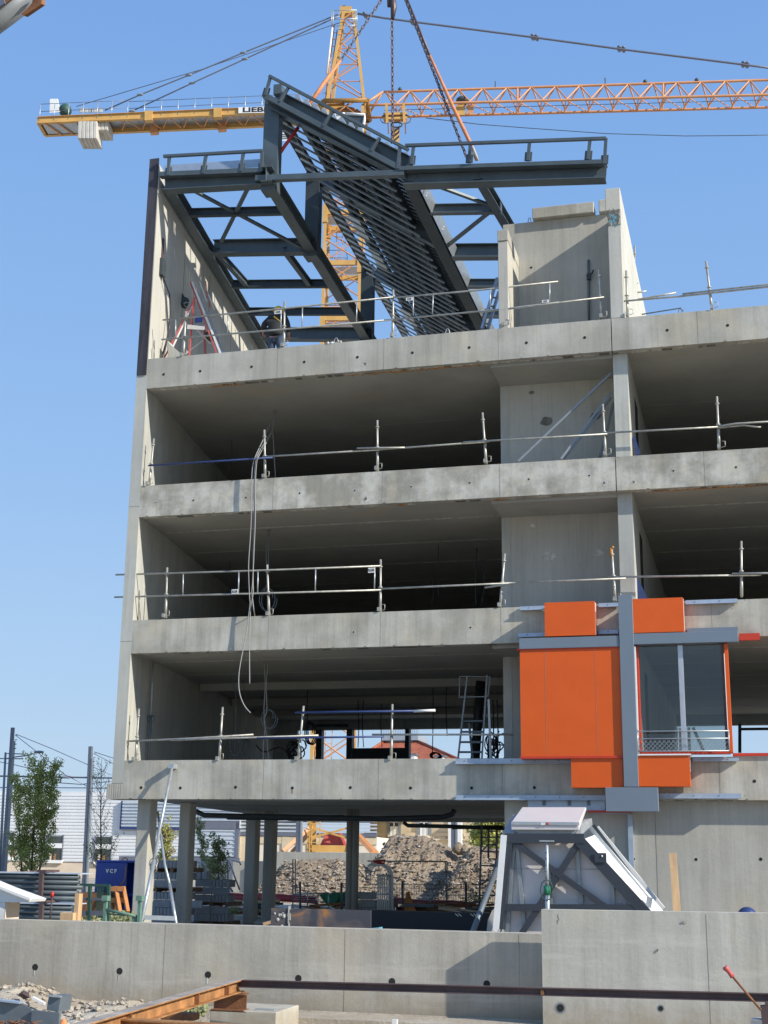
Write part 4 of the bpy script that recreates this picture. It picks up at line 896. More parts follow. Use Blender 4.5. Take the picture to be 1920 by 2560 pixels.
for x in (829,833,889,892):
    for off in (-.9,.9) : b.tube([PC(x,64,off),PC(x,26,off)],.035,'galv',6)
for y in (26,48,64):
    for off in(-.9,.9): b.tube([PC(829,y+1,off),PC(892,y-1,off)],.025,'galv',6)
    for x in(829,892): b.tube([PC(x,y,-.9),PC(x,y,.9)],.025,'galv',6)
b.build('head_platform',crn)
# jib
of=.72
def AT(x,y,off,zr): # point on given z taken from central plane then shifted sideways
    q=PC(x,y,off); return q
jt=lambda x: PC(x,230-(x-957)*.0312)            # top chord centre
def jb(x,s):                                     # bottom chords share one height
    q=PC(x,262-(x-960)*.026,-of); q2=Vector((q.x,q.y,q.z)); return q2 if s<0 else q2+JN*(2*of)
b=MB(); xs=[960+i*60.7 for i in range(22)]
b.tube([jt(x) for x in xs],.085,'crane_orange',6); 
for s in(-1,1): b.tube([jb(904,s)]+[jb(x,s) for x in xs],.085,'crane_orange',6)
b.tube([jb(906,-1),jt(957)],.075,'crane_orange',6); b.tube([jb(912,1),jt(957)],.075,'crane_orange',6)
b.build('jib_chord',crn)
b=MB()
for i in range(len(xs)-1):
    xm=xs[i]+30; 
    for s in(-1,1):
        b.tube([jt(xs[i]+5),jb(xm+8-3,s)],.05,'crane_orange',5,False); b.tube([jb(xm-1,s),jt(xs[i+1]+3)],.055,'crane_orange',5,False)
        
    b.tube([jb(xm,-1),jb(xm+60,1)],.035,'crane_orange',5,False); b.tube([jb(xm,1),jb(xm,-1)],.035,'crane_orange',5,False)
    if i%6==5: b.tube([jt(xs[i]+30),jb(xs[i]+30,-1)],.06,'crane_orange',5,False); b.tube([jt(xs[i]+36),jb(xs[i]+36,1)],.05,'crane_orange',5,False)
b.build('jib_lacing',crn)
b=MB(); 
for x in (1513,1238): q=jt(x); b.bar(q,q+Vector((0,0,.5)),.06,.06,'crane_dark',up=JN)
for x in (1613,1742,1000): q=jt(x); b.sphere(q+Vector((0,0,.15)),.14,'crane_dark',6,5)
b.build('jib_fittings',crn)
b=MB(); b.tube([jb(960,-1)+Vector((0,0,.35))+JN*.7,jb(2000,-1)+Vector((0,0,.35))+JN*.7],.018,'crane_dark',4); b.tube([jb(960,-1)+Vector((0,0,-.15))+JN*.4,jb(2000,-1)+Vector((0,0,-.1))+JN*.4],.018,'crane_dark',4)
b.tube([PC(1064,295),PC(1200,311),PC(1330,321),PC(1515,334),PC(1712,340),PC(1850,339),PC(1990,336)],.025,'crane_dark',5); b.build('hoist_rope',crn)
b=MB(); a,c=PC(1138,288,-.2),PC(1184,246,.2)
b.hexa([PC(1140,288,-.5),PC(1163,287,-.5),PC(1163,287,.3),PC(1140,288,.3),PC(1140,262,-.5),PC(1163,261,-.5),PC(1163,261,.3),PC(1140,262,.3)],'crane_yellow')
b.sphere(PC(1156,252,0),.42,'crane_dark',10,7,(1,1,.6)); b.hexa([PC(1168,284,-.5),PC(1184,283,-.5),PC(1184,283,.2),PC(1168,284,.2),PC(1168,262,-.5),PC(1184,261,-.5),PC(1184,261,.2),PC(1168,262,.2)],'crane_orange'); b.build('trolley_winch',crn)
# trolley and hook block
b=MB()
for x in (966,1009): b.bar(PC(x,258,-1.),PC(x+2,308,-1.),.16,.1,'crane_yellow',up=JN); b.bar(PC(x,262,.7),PC(x+3,300,.7),.12,.1,'crane_orange',up=JN); b.bar(PC(x+4,305,-1.),PC(x+5,334,-1.),.07,.07,'rust',up=JN)
for y in (286,297): b.bar(PC(958,y,-.9),PC(1018,y-2,-.9),.12,.14,'crane_yellow'); b.bar(PC(960,y+6,.8),PC(1018,y+4,.8),.1,.1,'crane_orange')
for x in (963,1016): b.tube([PC(x,298,-.9)+JU*(.28*math.cos(t*.7))+Vector((0,0,.28*math.sin(t*.7))) for t in range(10)],.03,'crane_dark',5)
b.tube([PC(992,312,-.2)+JU*(.35*math.cos(t*.7))+Vector((0,0,.18*math.sin(t*.7))) for t in range(10)],.05,'crane_dark',6)
b.add([PC(958,290,-.9),PC(1018,288,-.9),PC(1018,288,.75),PC(958,290,.75)],[(0,1,2,3)],'galv'); b.build('trolley',crn)
b=MB(); 
for x in(977,981,999): b.tube([PC(x,300,-.3),PC(x,322,-.3)],.015,'crane_dark',4)
b.hexa([PC(977,356,-.5),PC(998,356,-.5),PC(998,356,.1),PC(977,356,.1),PC(977,321,-.5),PC(999,321,-.5),PC(999,321,.1),PC(977,321,.1)],'crane_yellow')
for i in range(3): b.prism([PC(977,340+i*11-6,-.51),PC(998,322+i*11-6,-.51),PC(998,327+i*11-6,-.51),PC(977,345+i*11-6,-.51)],-JN*.01,'sign_black')
b.build('hook_block',crn)
# counter jib
def cj(x,s,dy=0): 
    q=PC(x,301.5-(x-95.5)*.0437+dy,-.75); return q if s<0 else q+JN*1.5
b=MB()
for s in(-1,1): b.ibeam(cj(95,s),cj(862,s),.22,.46,'crane_yellow',up=(0,0,1),align=0)
b.bar(cj(96,-1),cj(96,1),.2,.4,'crane_yellow'); 
for x in (373,545): 
    b.bar(cj(x,-1,-9),cj(x,-1,14),.5,.35,'crane_yellow',up=JN); b.bar(cj(x,1,-9),cj(x,1,14),.5,.35,'crane_orange',up=JN)
b.build('counter_jib_beam',crn)
b=MB(); x=290; k=0
while x<840: 
    b.tube([cj(x,-1 if k%2 else 1)-Vector((0,0,.15)),cj(x+26,1 if k%2 else -1)-Vector((0,0,.15))],.04,'crane_orange',5,False); x+=26; k+=1
b.add([cj(100,-1)+Vector((0,0,.12)),cj(840,-1)+Vector((0,0,.12)),cj(840,1)+Vector((0,0,.12)),cj(100,1)+Vector((0,0,.12))],[(0,1,2,3)],'galv')
b.add([cj(105,-1)-Vector((0,0,.18)),cj(190,-1)-Vector((0,0,.18)),cj(190,1)-Vector((0,0,.18)),cj(105,1)-Vector((0,0,.18))],[(0,1,2,3)],'galv')
for x in (140,170): b.bar(cj(x-25,-1)-Vector((0,0,.25)),cj(x,1)-Vector((0,0,.25)),.08,.06,'crane_orange')
b.build('walkway',crn)
b=MB(); U=Vector((0,0,1))
def rail_(x0,x1,h,s,step):
    x=x0
    while x<=x1+.1: b.tube([cj(x,s),cj(x,s)+U*h],.028,'galv',5); x+=step
    for q in (h*.55,h): b.tube([cj(x0,s)+U*q,cj(x1,s)+U*q],.02,'pole_paint',5)
rail_(98,310,1.15,-1,36); rail_(318,830,1.05,-1,42); rail_(98,310,1.15,1,54); rail_(318,830,1.05,1,64); b.build('handrail',crn)
b=MB(); 
for i in range(5): b.hexa([PC(194+i*9.6,346,-.95),PC(203+i*9.6,346,-.95),PC(203+i*9.6,346,-.95)+JN*1.35,PC(194+i*9.6,346,-.95)+JN*1.35,PC(195+i*9.6,303,-.95),PC(204+i*9.6,302,-.95),PC(204+i*9.6,302,-.95)+JN*1.35,PC(195+i*9.6,303,-.95)+JN*1.35],'weight_concrete')
b.build('counterweight',crn,bevel=.03)
b=MB()
for i in range(3): b.hexa([PC(243+i*9,325,-.6),PC(251.5+i*9,325,-.6),PC(251.5+i*9,325,-.6)+JN*1.35,PC(243+i*9,325,-.6)+JN*1.35,PC(243+i*9,298,-.6),PC(251.5+i*9,298,-.6),PC(251.5+i*9,298,-.6)+JN*1.35,PC(243+i*9,298,-.6)+JN*1.35],'weight_concrete')
for i in range(5): b.hexa([PC(198+i*12,282,-.5),PC(208+i*12,281,-.5),PC(208+i*12,281,.5),PC(198+i*12,282,.5),PC(198+i*12,271,-.5),PC(208+i*12,270,-.5),PC(208+i*12,270,.5),PC(198+i*12,271,.5)],'weight_concrete')
b.build('counterweight',crn,bevel=.03)
b=MB(); b.hexa([PC(124,282,-.3),PC(150,280,-.3),PC(152,280,.4),PC(127,282,.4),PC(125,247,-.3),PC(143,247,-.3),PC(145,247,.4),PC(127,247,.4)],'crane_white'); b.sphere(PC(163,276,0),.42,'green_dark',10,7); b.build('electric_cabinet',crn)
# maker's plate on the counter jib
a=PC(596,283,-.9); c=PC(596,268,-.9); hgt=(c-a).length; L_=hgt*8.6
b=MB(); b.hexa([a,a+JU*L_,a+JU*L_+JN*.03,a+JN*.03,c,c+JU*L_,c+JU*L_+JN*.03,c+JN*.03],'sign_white'); b.build('maker_plate',crn)
mid=a+JU*(L_/2)+U*(hgt*.5)-JN*.01
text_mesh('plate_lettering','LIEBHERR',hgt*1.02,'sign_black',Matrix.Translation(mid)@Matrix.Rotation(JA,4,'Z')@Matrix.Rotation(R(90),4,'X')@Matrix.Diagonal((1.72,1.05,1,1)),crn,.005,.012)
b=MB(); b.hexa([PC(690,352,-.9),PC(734,352,-.9),PC(734,352,-.87),PC(690,352,-.87),PC(693,322,-.9),PC(737,320,-.9),PC(737,320,-.87),PC(693,322,-.87)],'sign_white')
for i,(xa,xb,y) in enumerate(((700,712,329),(716,728,330),(703,722,336),(700,726,341),(706,720,346))): b.bar(PC(xa,y,-.92),PC(xb,y-.5,-.92),.02,.06,'pole_paint')
b.build('site_banner',crn)
# operator cab
b=MB()
b.hexa([PC(866,334,-1.9),PC(905,334,-1.9),PC(905,334,-.8),PC(866,334,-.8),PC(858,286,-1.9),PC(911,288,-1.9),PC(911,288,-.8),PC(858,286,-.8)],'glass_dark')
b.build('cab_glazing',crn)
b=MB()
for q in ([(862,284),(912,287),(911,300),(904,336)],[(840,288),(862,284)]): b.tube([PC(x,y,-1.95) for x,y in q],.09,'crane_white',6)
b.hexa([PC(836,330,-1.6),PC(858,330,-1.6),PC(858,330,-.6),PC(836,330,-.6),PC(836,284,-1.6),PC(858,284,-1.6),PC(858,284,-.6),PC(836,284,-.6)],'crane_white')
b.build('cab_frame',crn)
# pendants
b=MB()
for off in(-.35,.35): b.tube([PC(892,34,off),PC(960,45,off),PC(1336,93.5,off),PC(1553,123,off),PC(1863,162,off),PC(2010,181,off)],.07,'pole_paint',6)
for x,y in ((1332,93),(1342,94.5),(1548,122),(1559,123.5),(1858,161),(1868,162.5),(913,38),(1031,55)): b.sphere(PC(x,y,0),.13,'pole_paint',8,5,(1.2,3,.8))
b.build('jib_pendant',crn)
b=MB()
for off,pts in ((-.7,((852,34),(827,43),(607.6,132),(471.6,188),(350,237),(262,276))),(.7,((852,40),(827,49),(612,147.6),(480,208),(330,278)))):
    b.tube([PC(x,y,off) for x,y in pts],.045,'pole_paint',6)
    for x,y in pts[2:5]: b.sphere(PC(x,y,off),.11,'lamp_grey',8,5,(2.2,1,.7))
b.tube([PC(x,y,0) for x,y in ((852,56),(833,62),(503,173.6),(191,266))],.025,'pole_paint',5); b.build('counter_jib_pendant',crn)
# platform the crane stands on
b=MB(); p,q=P(715,2130,66),P(920,2130,66); b.box(p.x-1,q.x+6,66,80,-.24,1.78,'wall_concrete'); b.box(p.x-3,p.x-1.01,66.5,80,-.24,1.3,'wall_concrete'); tag(b.build('crane_foundation'),'concrete plinth under the tower crane, behind the rubble','plinth')
# =============== buildings behind ===============
def frame2(px,py,Y,ang):
    o=P(px,py,Y); u=Vector((math.cos(ang),math.sin(ang),0)); n=Vector((-math.sin(ang),math.cos(ang),0)); return o,u,n
wo_,wu,wn_=frame2(250,2150,95,R(7.9))
def W(x,y,off=0.): return PP(x,y,wo_+wn_*off,wn_)
wh=thing('warehouse','long white corrugated warehouse with a beige base beyond the poles at left','warehouse',(wo_.x,wo_.y,-.25))
zt=W(250,1979).z; zbt=W(250,2156).z
def WB(b,xa,xb,za,zc,off,d,mat):
    p,q=W(xa,2100,off),W(xb,2100,off); b.hexa([(p.x,p.y,za),(q.x,q.y,za),(q.x+wn_.x*d,q.y+wn_.y*d,za),(p.x+wn_.x*d,p.y+wn_.y*d,za),(p.x,p.y,zc),(q.x,q.y,zc),(q.x+wn_.x*d,q.y+wn_.y*d,zc),(p.x+wn_.x*d,p.y+wn_.y*d,zc)],mat)
b=MB(); WB(b,-400,598,zbt,zt,0,25,'corrugated_white'); WB(b,-400,942,W(250,2062).z+.9,zt-.4,.3,25,'corrugated_white')
z=zbt+.1; 
while z<zt-.1: 
    p,q=W(-400,2100,-.02),W(598,2100,-.02); b.bar((p.x,p.y,z),(q.x,q.y,z),.035,.12,'corrugated_white'); z+=.24
b.build('wall',wh)
b=MB(); zc=W(700,2081).z; za=W(700,2050).z
z=zc+.1; 
while z<zc+3: 
    p,q=W(598,2100,.25),W(942,2100,.25); b.bar((p.x,p.y,z),(q.x,q.y,z),.08,.12,'louvre_blue'); z+=.26
WB(b,598,942,zc-.25,zc,.15,.3,'pole_paint'); b.build('louvre_band',wh)
b=MB(); WB(b,-400,598,-.25,zbt-.02,.05,25,'beige_plaster'); WB(b,598,942,-.25,zc-.26,.3,25,'stone_pale')
WB(b,598,630,-.25,zc-.3,.2,.2,'stone'); WB(b,705,722,-.25,zc-.3,.2,.2,'stone'); WB(b,770,790,-.25,zc-.3,.2,.2,'stone'); WB(b,598,942,zc-.8,zc-.3,.22,.2,'stone'); b.build('base_wall',wh)
b=MB(); z0,z1=W(350,2068).z,W(350,2003).z; WB(b,301,598,z0,z1,-.3,.25,'louvre_blue'); z=z0+.1
while z<z1:
    p,q=W(301,2100,-.36),W(598,2100,-.36); b.bar((p.x,p.y,z),(q.x,q.y,z),.06,.12,'louvre_blue'); z+=.24
WB(b,297,301,z0-.15,z1,-.35,.3,'blue_tube'); WB(b,297,598,z0-.18,z0,-.35,.3,'blue_tube'); b.build('louvre_block',wh)
b=MB(); z0,z1=W(500,2142).z,W(500,2072).z; WB(b,478,593,z0,z1+.05,-.38,.08,'louvre_blue'); WB(b,589,596,-.2,z1+.6,-.5,.5,'pole_paint'); WB(b,478,596,z1,z1+.55,-.5,.12,'pole_paint')
z=z0+.1
while z<z1: p,q=W(480,2100,-.42),W(588,2100,-.42); b.bar((p.x,p.y,z),(q.x,q.y,z),.05,.1,'louvre_blue'); z+=.3
b.build('roller_shutter',wh)
b=MB(); WB(b,300,600,-.2,W(400,2142).z,-.6,.3,'pole_paint'); b.build('dado',wh)
for (xa,xb,ya,yb) in ((117,156,2090,2150),(239,278,2092,2153),(14,32,2081,2142)):
    z0,z1=W(xa,yb).z,W(xa,ya).z; b=MB(); WB(b,xa,xb,z0,z1,-.10,.08,'glass_dark'); f=b.build('window',wh)
    b=MB(); 
    for a,c in ((xa-2,xa),(xb,xb+2)): WB(b,a,c,z0-.1,z1+.1,-.15,.15,'pole_paint')
    WB(b,xa-2,xb+2,z0-.22,z0,-.18,.18,'white_trim'); WB(b,xa,xb,(z0+z1)/2,(z0+z1)/2+.35,-.16,.06,'white_trim'); WB(b,xa+8,xa+14,z0,z0+.5,-.13,.03,'beige_plaster'); WB(b,xa+20,xa+25,z0,z0+.45,-.13,.03,'rust_light'); b.build('frame',f)
# station style building with red tiled roof
st=thing('stone_building','cream stone building with grey shutters and a red tiled hip roof behind the rubble','building',P(1050,2150,118))
YS=118.
def SQ(x,y,Y=YS): return P(x,y,Y)
ze=SQ(1050,1965).z
x0,x1=SQ(925,2100).x,SQ(1420,2100).x
b=MB(); b.box(x0,x1+8,YS,YS+16,-.25,ze,'stone'); b.box(x0-.2,x1+8,YS-.25,YS,SQ(1050,2100).z,SQ(1050,2096).z,'stone'); b.box(x0,x1,YS-.06,YS,-.25,SQ(1050,2101).z,'stone_pale')
for x in (925,940,1027,1105,1175,1248):
    u=SQ(x,2100); 
    for i in range(12): w_=.55 if i%2 else .38; b.box(u.x-w_,u.x+w_,YS-.12,YS-.061,-.2+i*.32,.1+i*.32,'stone')
b.build('wall',st)
zr=SQ(1000,1853,YS+6).z; xa,xb=SQ(962,1853,YS+6).x,SQ(1040,1853,YS+6).x; ea,eb=SQ(795,1962).x,SQ(1300,1962).x
b=MB(); b.add([(ea,YS-.6,ze),(eb,YS-.6,ze),(eb,YS+17,ze),(ea,YS+17,ze),(xa,YS+6,zr),(xb,YS+6,zr),(xb,YS+9,zr),(xa,YS+9,zr)],[(0,1,5,4),(1,2,6,5),(2,3,7,6),(3,0,4,7),(4,5,6,7),(3,2,1,0)],'roof_tile')
b.tube([(ea,YS-.6,ze),(xa,YS+6,zr+.05)],.14,'roof_tile',6); b.tube([(eb,YS-.6,ze),(xb,YS+6,zr+.05)],.14,'roof_tile',6)
rf=b.build('roof',st)
b=MB(); ua,ub=SQ(955,1850,YS+5.8),SQ(1046,1850,YS+5.8); b.box(ua.x,ub.x,YS+5.6,YS+10,zr+.05,zr+.55,'galv'); b.box(ua.x+.5,ub.x-.5,YS+5.9,YS+9.6,zr-.3,zr+.05,'steel_part')
n=22
for i in range(n): x=ua.x+(ub.x-ua.x)*i/(n-1); b.box(x-.03,x+.03,YS+5.6,YS+5.66,zr+.55,zr+1.3,'galv')
b.box(ua.x,ub.x,YS+5.58,YS+5.68,zr+1.25,zr+1.35,'galv'); b.build('roof_platform',rf)
for x,y in ((1030,1893),(1101,1897)):
    u=SQ(x,y,YS+2.5); b=MB(); b.box(u.x-.35,u.x+.35,YS+2.,YS+3.2,u.z-.6,u.z+.15,'white_trim'); b.box(u.x-.5,u.x+.5,YS+1.9,YS+3.3,u.z+.15,u.z+.3,'steel_part'); b.build('chimney',rf)
for i,(xa_,xb_) in enumerate(((968,1003),(1042,1079),(1123,1157),(1194,1225))):
    a,c=SQ(xa_,2080),SQ(xb_,2080); zw=SQ(1000,2088).z; b=MB(); m_=(a.x+c.x)/2; hw_=(c.x-a.x)*.30
    b.box(m_-hw_,m_+hw_,YS-.05,YS-.01,zw,zw+2.3,'glass_dark'); f=b.build('window',st)
    b=MB(); b.box(m_-.05,m_+.05,YS-.12,YS-.051,zw,zw+2.3,'white_trim'); b.box(m_-hw_,m_+hw_,YS-.12,YS-.051,zw+1.1,zw+1.22,'white_trim'); b.box(m_-hw_-.1,m_+hw_+.1,YS-.3,YS-.01,zw-.18,zw,'stone_pale')
    for s in (-hw_*.55,hw_*.55): b.box(m_+s-hw_*.35,m_+s+hw_*.35,YS-.09,YS-.051,zw,zw+.75,'white_trim')
    b.build('frame',f)
    for s in(-1,1): b=MB(); e=m_+s*hw_; o_=c.x if s>0 else a.x; b.box(min(e,o_),max(e,o_),YS-.16,YS-.01,zw,zw+2.3,'lamp_grey'); b.build('shutter',st)
a=SQ(1140,2100); b=MB(); b.box(a.x-.6,a.x+.6,YS-.5,YS-.1,2.0,4.5,'white_trim'); b.build('porch_panel',st)
# dark soft tree line far left/right horizon
def leaf_cloud(b,c,rad,n,size,mat,rng_,hollow=.0,shape=None):
    for _ in range(n):
        while True:
            v=Vector((rng_.uniform(-1,1),rng_.uniform(-1,1),rng_.uniform(-1,1)))
            if v.length<1 and v.length>hollow: break
        p=Vector((c[0]+v.x*rad[0],c[1]+v.y*rad[1],c[2]+v.z*rad[2])); s=size*rng_.uniform(.6,1.3)
        a=Vector((rng_.gauss(0,1),rng_.gauss(0,1),rng_.gauss(0,1))).normalized(); c2=a.orthogonal().normalized()
        k=len(b.v); b.v+=[p-a*s,p+c2*s*.6,p+a*s,p-c2*s*.6]; b.f.append([k,k+1,k+2,k+3]); b.m.append(b.mi(mat)); b.sm.append(False)
def upswept(name,label,base,top,spread,Y,seed,mat,nleaf,leafsize,nbr,bare=0.,group='young street trees',cat='tree',lowleaf=None,hang=0.):
    rg=random.Random(seed); t=thing(name,label,cat,base,group); H=(top-base).length
    tr_=MB(); tr_.tube([base,base.lerp(top,.3)+Vector((.05,0,0)),base.lerp(top,.65),top],[.04,.032,.02,.005],'bark',7); 
    cr_=MB(); tips=[]
    for i in range(nbr):
        f=.22+.72*(i/nbr); p=base.lerp(top,f); an=rg.uniform(0,6.28); ln=spread*(1.15-f*.75)*rg.uniform(.6,1.1)
        q=p+Vector((math.cos(an)*ln,math.sin(an)*ln,ln*rg.uniform(1.0,2.0))); m=p.lerp(q,.5)+Vector((math.cos(an)*ln*.15,math.sin(an)*ln*.15,-ln*.15))
        tr_.tube([p,m,q],[.011,.007,.002],'twig',5)
        for _ in range(3):
            s=rg.uniform(.3,.9); a=p.lerp(q,s); e=a+Vector((rg.gauss(0,.16),rg.gauss(0,.16),rg.uniform(.08,.35)))*spread; tr_.tube([a,e],[.004,.002],'twig',4,False); tips.append((e,f)); 
        for s in (.4,.6,.8,1.): tips.append((p.lerp(q,s),f))
    tr_.build('trunk',t)
    for (e,f) in tips:
        if f>1-bare and rg.random()<.93: continue
        k=int(nleaf/len(tips)*rg.uniform(.3,1.9)); leaf_cloud(cr_,e,(.16*spread+.04,.16*spread+.04,.22*spread+.04),k,leafsize,mat if rg.random()<.8 else (lowleaf or mat),rg)
    cr_.build('crown',t); return t
zg=-.25
def gp(x,Y): q=P(x,2200,Y); q.z=zg; return q
upswept('young_tree','bushy green young tree at the left edge in front of the white warehouse',gp(74,40),P(96,1900,40),.72,40,3,'leaf_green',6600,.035,46,group=None)
upswept('young_tree','second spire of the bushy green tree, leaning right with an open top',gp(84,40.6),P(142,1893,40.6),.50,40,5,'leaf_green',3600,.034,28,group=None)
upswept('young_tree','low leafy left flank of green shoots under the street lamp',gp(60,39.5),P(44,1935,39.5),.55,40,8,'leaf_green',3200,.034,26,group=None)
upswept('thin_tree','nearly bare thin tree with a ring of yellow green leaves beside the second dark pole',gp(252,44),P(254,1897,44),.62,44,11,'leaf_yellow',2600,.03,46,bare=.66,group=None,lowleaf='leaf_brown')
upswept('thin_tree','small yellowing tree seen between the first two concrete columns',gp(418,52),P(408,2042,52),.55,52,14,'leaf_yellow',1900,.05,26,bare=.2,group=None,lowleaf='leaf_brown')
upswept('thin_tree','wispy grey green tree just right of the second concrete column',gp(514,50),P(500,2040,50),.40,50,17,'weed',1100,.045,22,bare=.1,group=None)
upswept('shrub','tall wispy shrub beside the low concrete block stack',gp(548,42),P(545,2100,42),.45,42,19,'weed',1800,.04,26,group=None,cat='shrub')
upswept('far_tree','green tree behind the scaffold tower at right',gp(1232,75),P(1240,2050,75),1.6,75,23,'leaf_green',2600,.12,26,group=None)
# poles, lamp and catenary
def pole(label,x0,y0,x1,y1,Y,w):
    t=thing('catenary_pole',label,'pole',P(x1,y1,Y),'dark square poles along the tram line')
    b=MB(); p,q=P(x1,y1,Y),P(x0,y0,Y); p.z=zg; q.x=q.x; b.bar(p,q,w,w*.8,'pole_paint',up=(0,1,0)); b.build('shaft',t,bevel=.01)
    b=MB(); b.bar(p+Vector((w*.75,0,0)),q+Vector((w*.75,0,-.5)),w*.4,w,'lamp_grey',up=(0,1,0)); b.build('flange',t)
    for i in range(4): b=MB(); c=q+Vector((w*1.0,0,-.3-i*.16)); b.tube([c,c+Vector((.08,0,0))],.018,'lamp_grey',6); b.build('insulator',t)
    return t
pole('leftmost dark square pole standing beside the street lamp',32,1819,8,2185,46,.13); pole('dark square pole in front of the white warehouse, left of the blue container',227,1866,211,2208,52,.16)
pole('dark pole seen under the building left of the crane base',747,1990,747,2118,68,.22); pole('dark pole seen under the building right of the rubble peak',1133,2000,1134,2118,70,.22)
t=thing('street_lamp','slim street lamp with a curved arm and teardrop head at the left edge','street lamp',gp(2,44))
b=MB(); b.tube([gp(0,44),P(14,1881,44)],[.06,.04],'lamp_grey',8); b.build('pole',t)
b=MB(); b.tube([P(14,1897,44),P(40,1892,44),P(66,1889,44),P(82,1884,44)],.022,'lamp_grey',6); b.tube([P(18,1884,44),P(60,1885,44)],.02,'lamp_grey',6); b.tube([P(-20,1896,44),P(58,1897,44)],.02,'lamp_grey',6); b.build('arm',t)
b=MB(); b.sphere(P(97,1880,44),.2,'lamp_grey',12,8,(1.05,.6,.26)); b.build('lamp_head',t)
z5=lambda x,y:(x*.2893,1780+y*.2893)
for i,(pts,r,lab) in enumerate((([(135,190),(450,318),(770,460),(965,545)],.010,'sagging thin span wire running from the leftmost pole past the second pole'),([(140,205),(390,400),(560,540),(750,640)],.010,'steep thin stay wire coming down from the leftmost pole'),
    ([(-100,553),(100,555),(965,570),(1100,572)],.024,'thick dark contact wire level with the top of the green tree'),([(-60,420),(100,450),(390,520),(640,560)],.010,'thin wire crossing just above the thick contact wire'),([(815,345),(970,395),(1200,470)],.010,'upper thin wire leaving the second pole for the building'),
    ([(815,360),(965,440),(1100,500)],.008,'lower thin wire leaving the second pole for the building'),([(480,610),(700,625),(965,600)],.012,'short curved hanger wire under the contact wire'),([(-60,655),(60,652),(760,656),(965,660)],.014,'lower dark wire just above the warehouse roof'))):
    b=MB(); b.tube([P(*z5(*q),52) for q in pts],r*1.5,'pole_paint',5); tag(b.build('overhead_wire'),lab,'overhead wire')
b=MB(); b.tube([P(*z5(*q),51.9) for q in ((525,615),(522,585),(540,568),(600,570))],.03,'pole_paint',6); b.tube([P(*z5(*q),51.9) for q in ((940,610),(943,580),(930,570))],.03,'pole_paint',6); tag(b.build('wire_hanger'),'pair of small bent hangers under the thick contact wire','wire hanger')
# =============== rubble mounds ===============
def stone(b,c,s,mat,rg):
    a=rg.uniform(0,6.28); vs=[]
    for (t,h) in ((0,0),(1.1,.25),(2.2,-.1),(3.2,.2),(4.3,-.2),(5.3,.1)):
        r_=s*rg.uniform(.6,1.25); vs.append(c+Vector((r_*math.cos(a+t),r_*math.sin(a+t),s*(h+rg.uniform(-.25,.25)))))
    vs+= [c+Vector((rg.uniform(-.3,.3)*s,rg.uniform(-.3,.3)*s,s*rg.uniform(.5,.95))),c+Vector((0,0,-s*.7))]
    b.add(vs,[(i,(i+1)%6,6) for i in range(6)]+[((i+1)%6,i,7) for i in range(6)],mat)
def mound(label,prof,Y,depth,seed,nrock,zbase=-.25):
    """silhouette profile given as (x,y) photo pixels at distance Y -> heap with real depth"""
    pr=[P(x,y,Y) for x,y in prof]; rg=random.Random(seed); b=MB(); nx,ny=150,44; x0,x1=pr[0].x,pr[-1].x
    def hz(x):
        for a,c in zip(pr,pr[1:]):
            if a.x<=x<=c.x: return a.z+(c.z-a.z)*(x-a.x)/max(1e-6,c.x-a.x)
        return zbase
    vs=[]
    for j in range(ny):
        v=j/(ny-1); yy=Y-depth+v*depth*2; 
        for i in range(nx):
            x=x0+(x1-x0)*i/(nx-1); w=max(0,1-abs(v*2-1)**1.15); h=zbase+(hz(x)-zbase)*w*min(1,4*i/(nx-1),4*(1-i/(nx-1)))
            nz=noise.noise(Vector((x*.7,yy*.7,seed)))*.30+noise.noise(Vector((x*3,yy*3,seed)))*.16+noise.noise(Vector((x*9,yy*9,seed)))*.10
            vs.append((x,yy,h+nz*min(1,max(0,h-zbase))*(.25 if v>.45 and v<.55 else 1)))
    b.add(vs,[(j*nx+i,j*nx+i+1,(j+1)*nx+i+1,(j+1)*nx+i) for j in range(ny-1) for i in range(nx-1)],'mound_soil')
    for _ in range(nrock):
        i=rg.randrange(nx); j=int(rg.triangular(0,ny//2+1,8)); v=vs[j*nx+i]; s=rg.choice([.02,.025,.03,.035,.045,.08])*rg.uniform(.7,1.3)
        c=Vector(v)+Vector((rg.uniform(-.1,.1),rg.uniform(-.1,.1),s*.2)); stone(b,c,s,'rock' if rg.random()<.35 else 'mound_soil',rg)
    return tag(b.build('rubble_heap'),label,'rubble heap',kind='stuff')
mound('big grey brown heap of earth and stones in the middle, with a rounded top',[(880,2250),(900,2160),(935,2118),(965,2092),(990,2088),(1030,2090),(1062,2087),(1090,2100),(1118,2114),(1150,2134),(1190,2170),(1230,2210),(1270,2262)],60,5,3,4200)
mound('rubble heap with broken stones in front of the crane plinth',[(560,2290),(640,2240),(690,2185),(725,2160),(760,2148),(800,2142),(850,2147),(900,2158),(950,2190),(1000,2230),(1040,2262)],58,4.2,9,4800)
mound('right hand heap of stones behind the scaffold tower',[(1090,2262),(1130,2170),(1165,2130),(1185,2114),(1215,2118),(1260,2122),(1310,2180),(1360,2262)],57,4,13,2600)
for x,y,s in ((1145,2122,.24),(1161,2126,.22)):
    b=MB(); b.sphere(P(x,y,59),s*1.1,'mound_soil',8,6,(1,1,.9)); rr=random.Random(int(x)); b.v=[v+Vector((rr.uniform(-.05,.05),0,rr.uniform(-.06,.06))) for v in b.v]; tag(b.build('boulder'),'left of two dark boulders in the dip between the heaps' if x<1150 else 'right of two dark boulders in the dip between the heaps','boulder')
# =============== things on the upper ground behind the retaining wall ===============
ZB=lambda x,y:(180+x*.2291,2120+y*.2291)
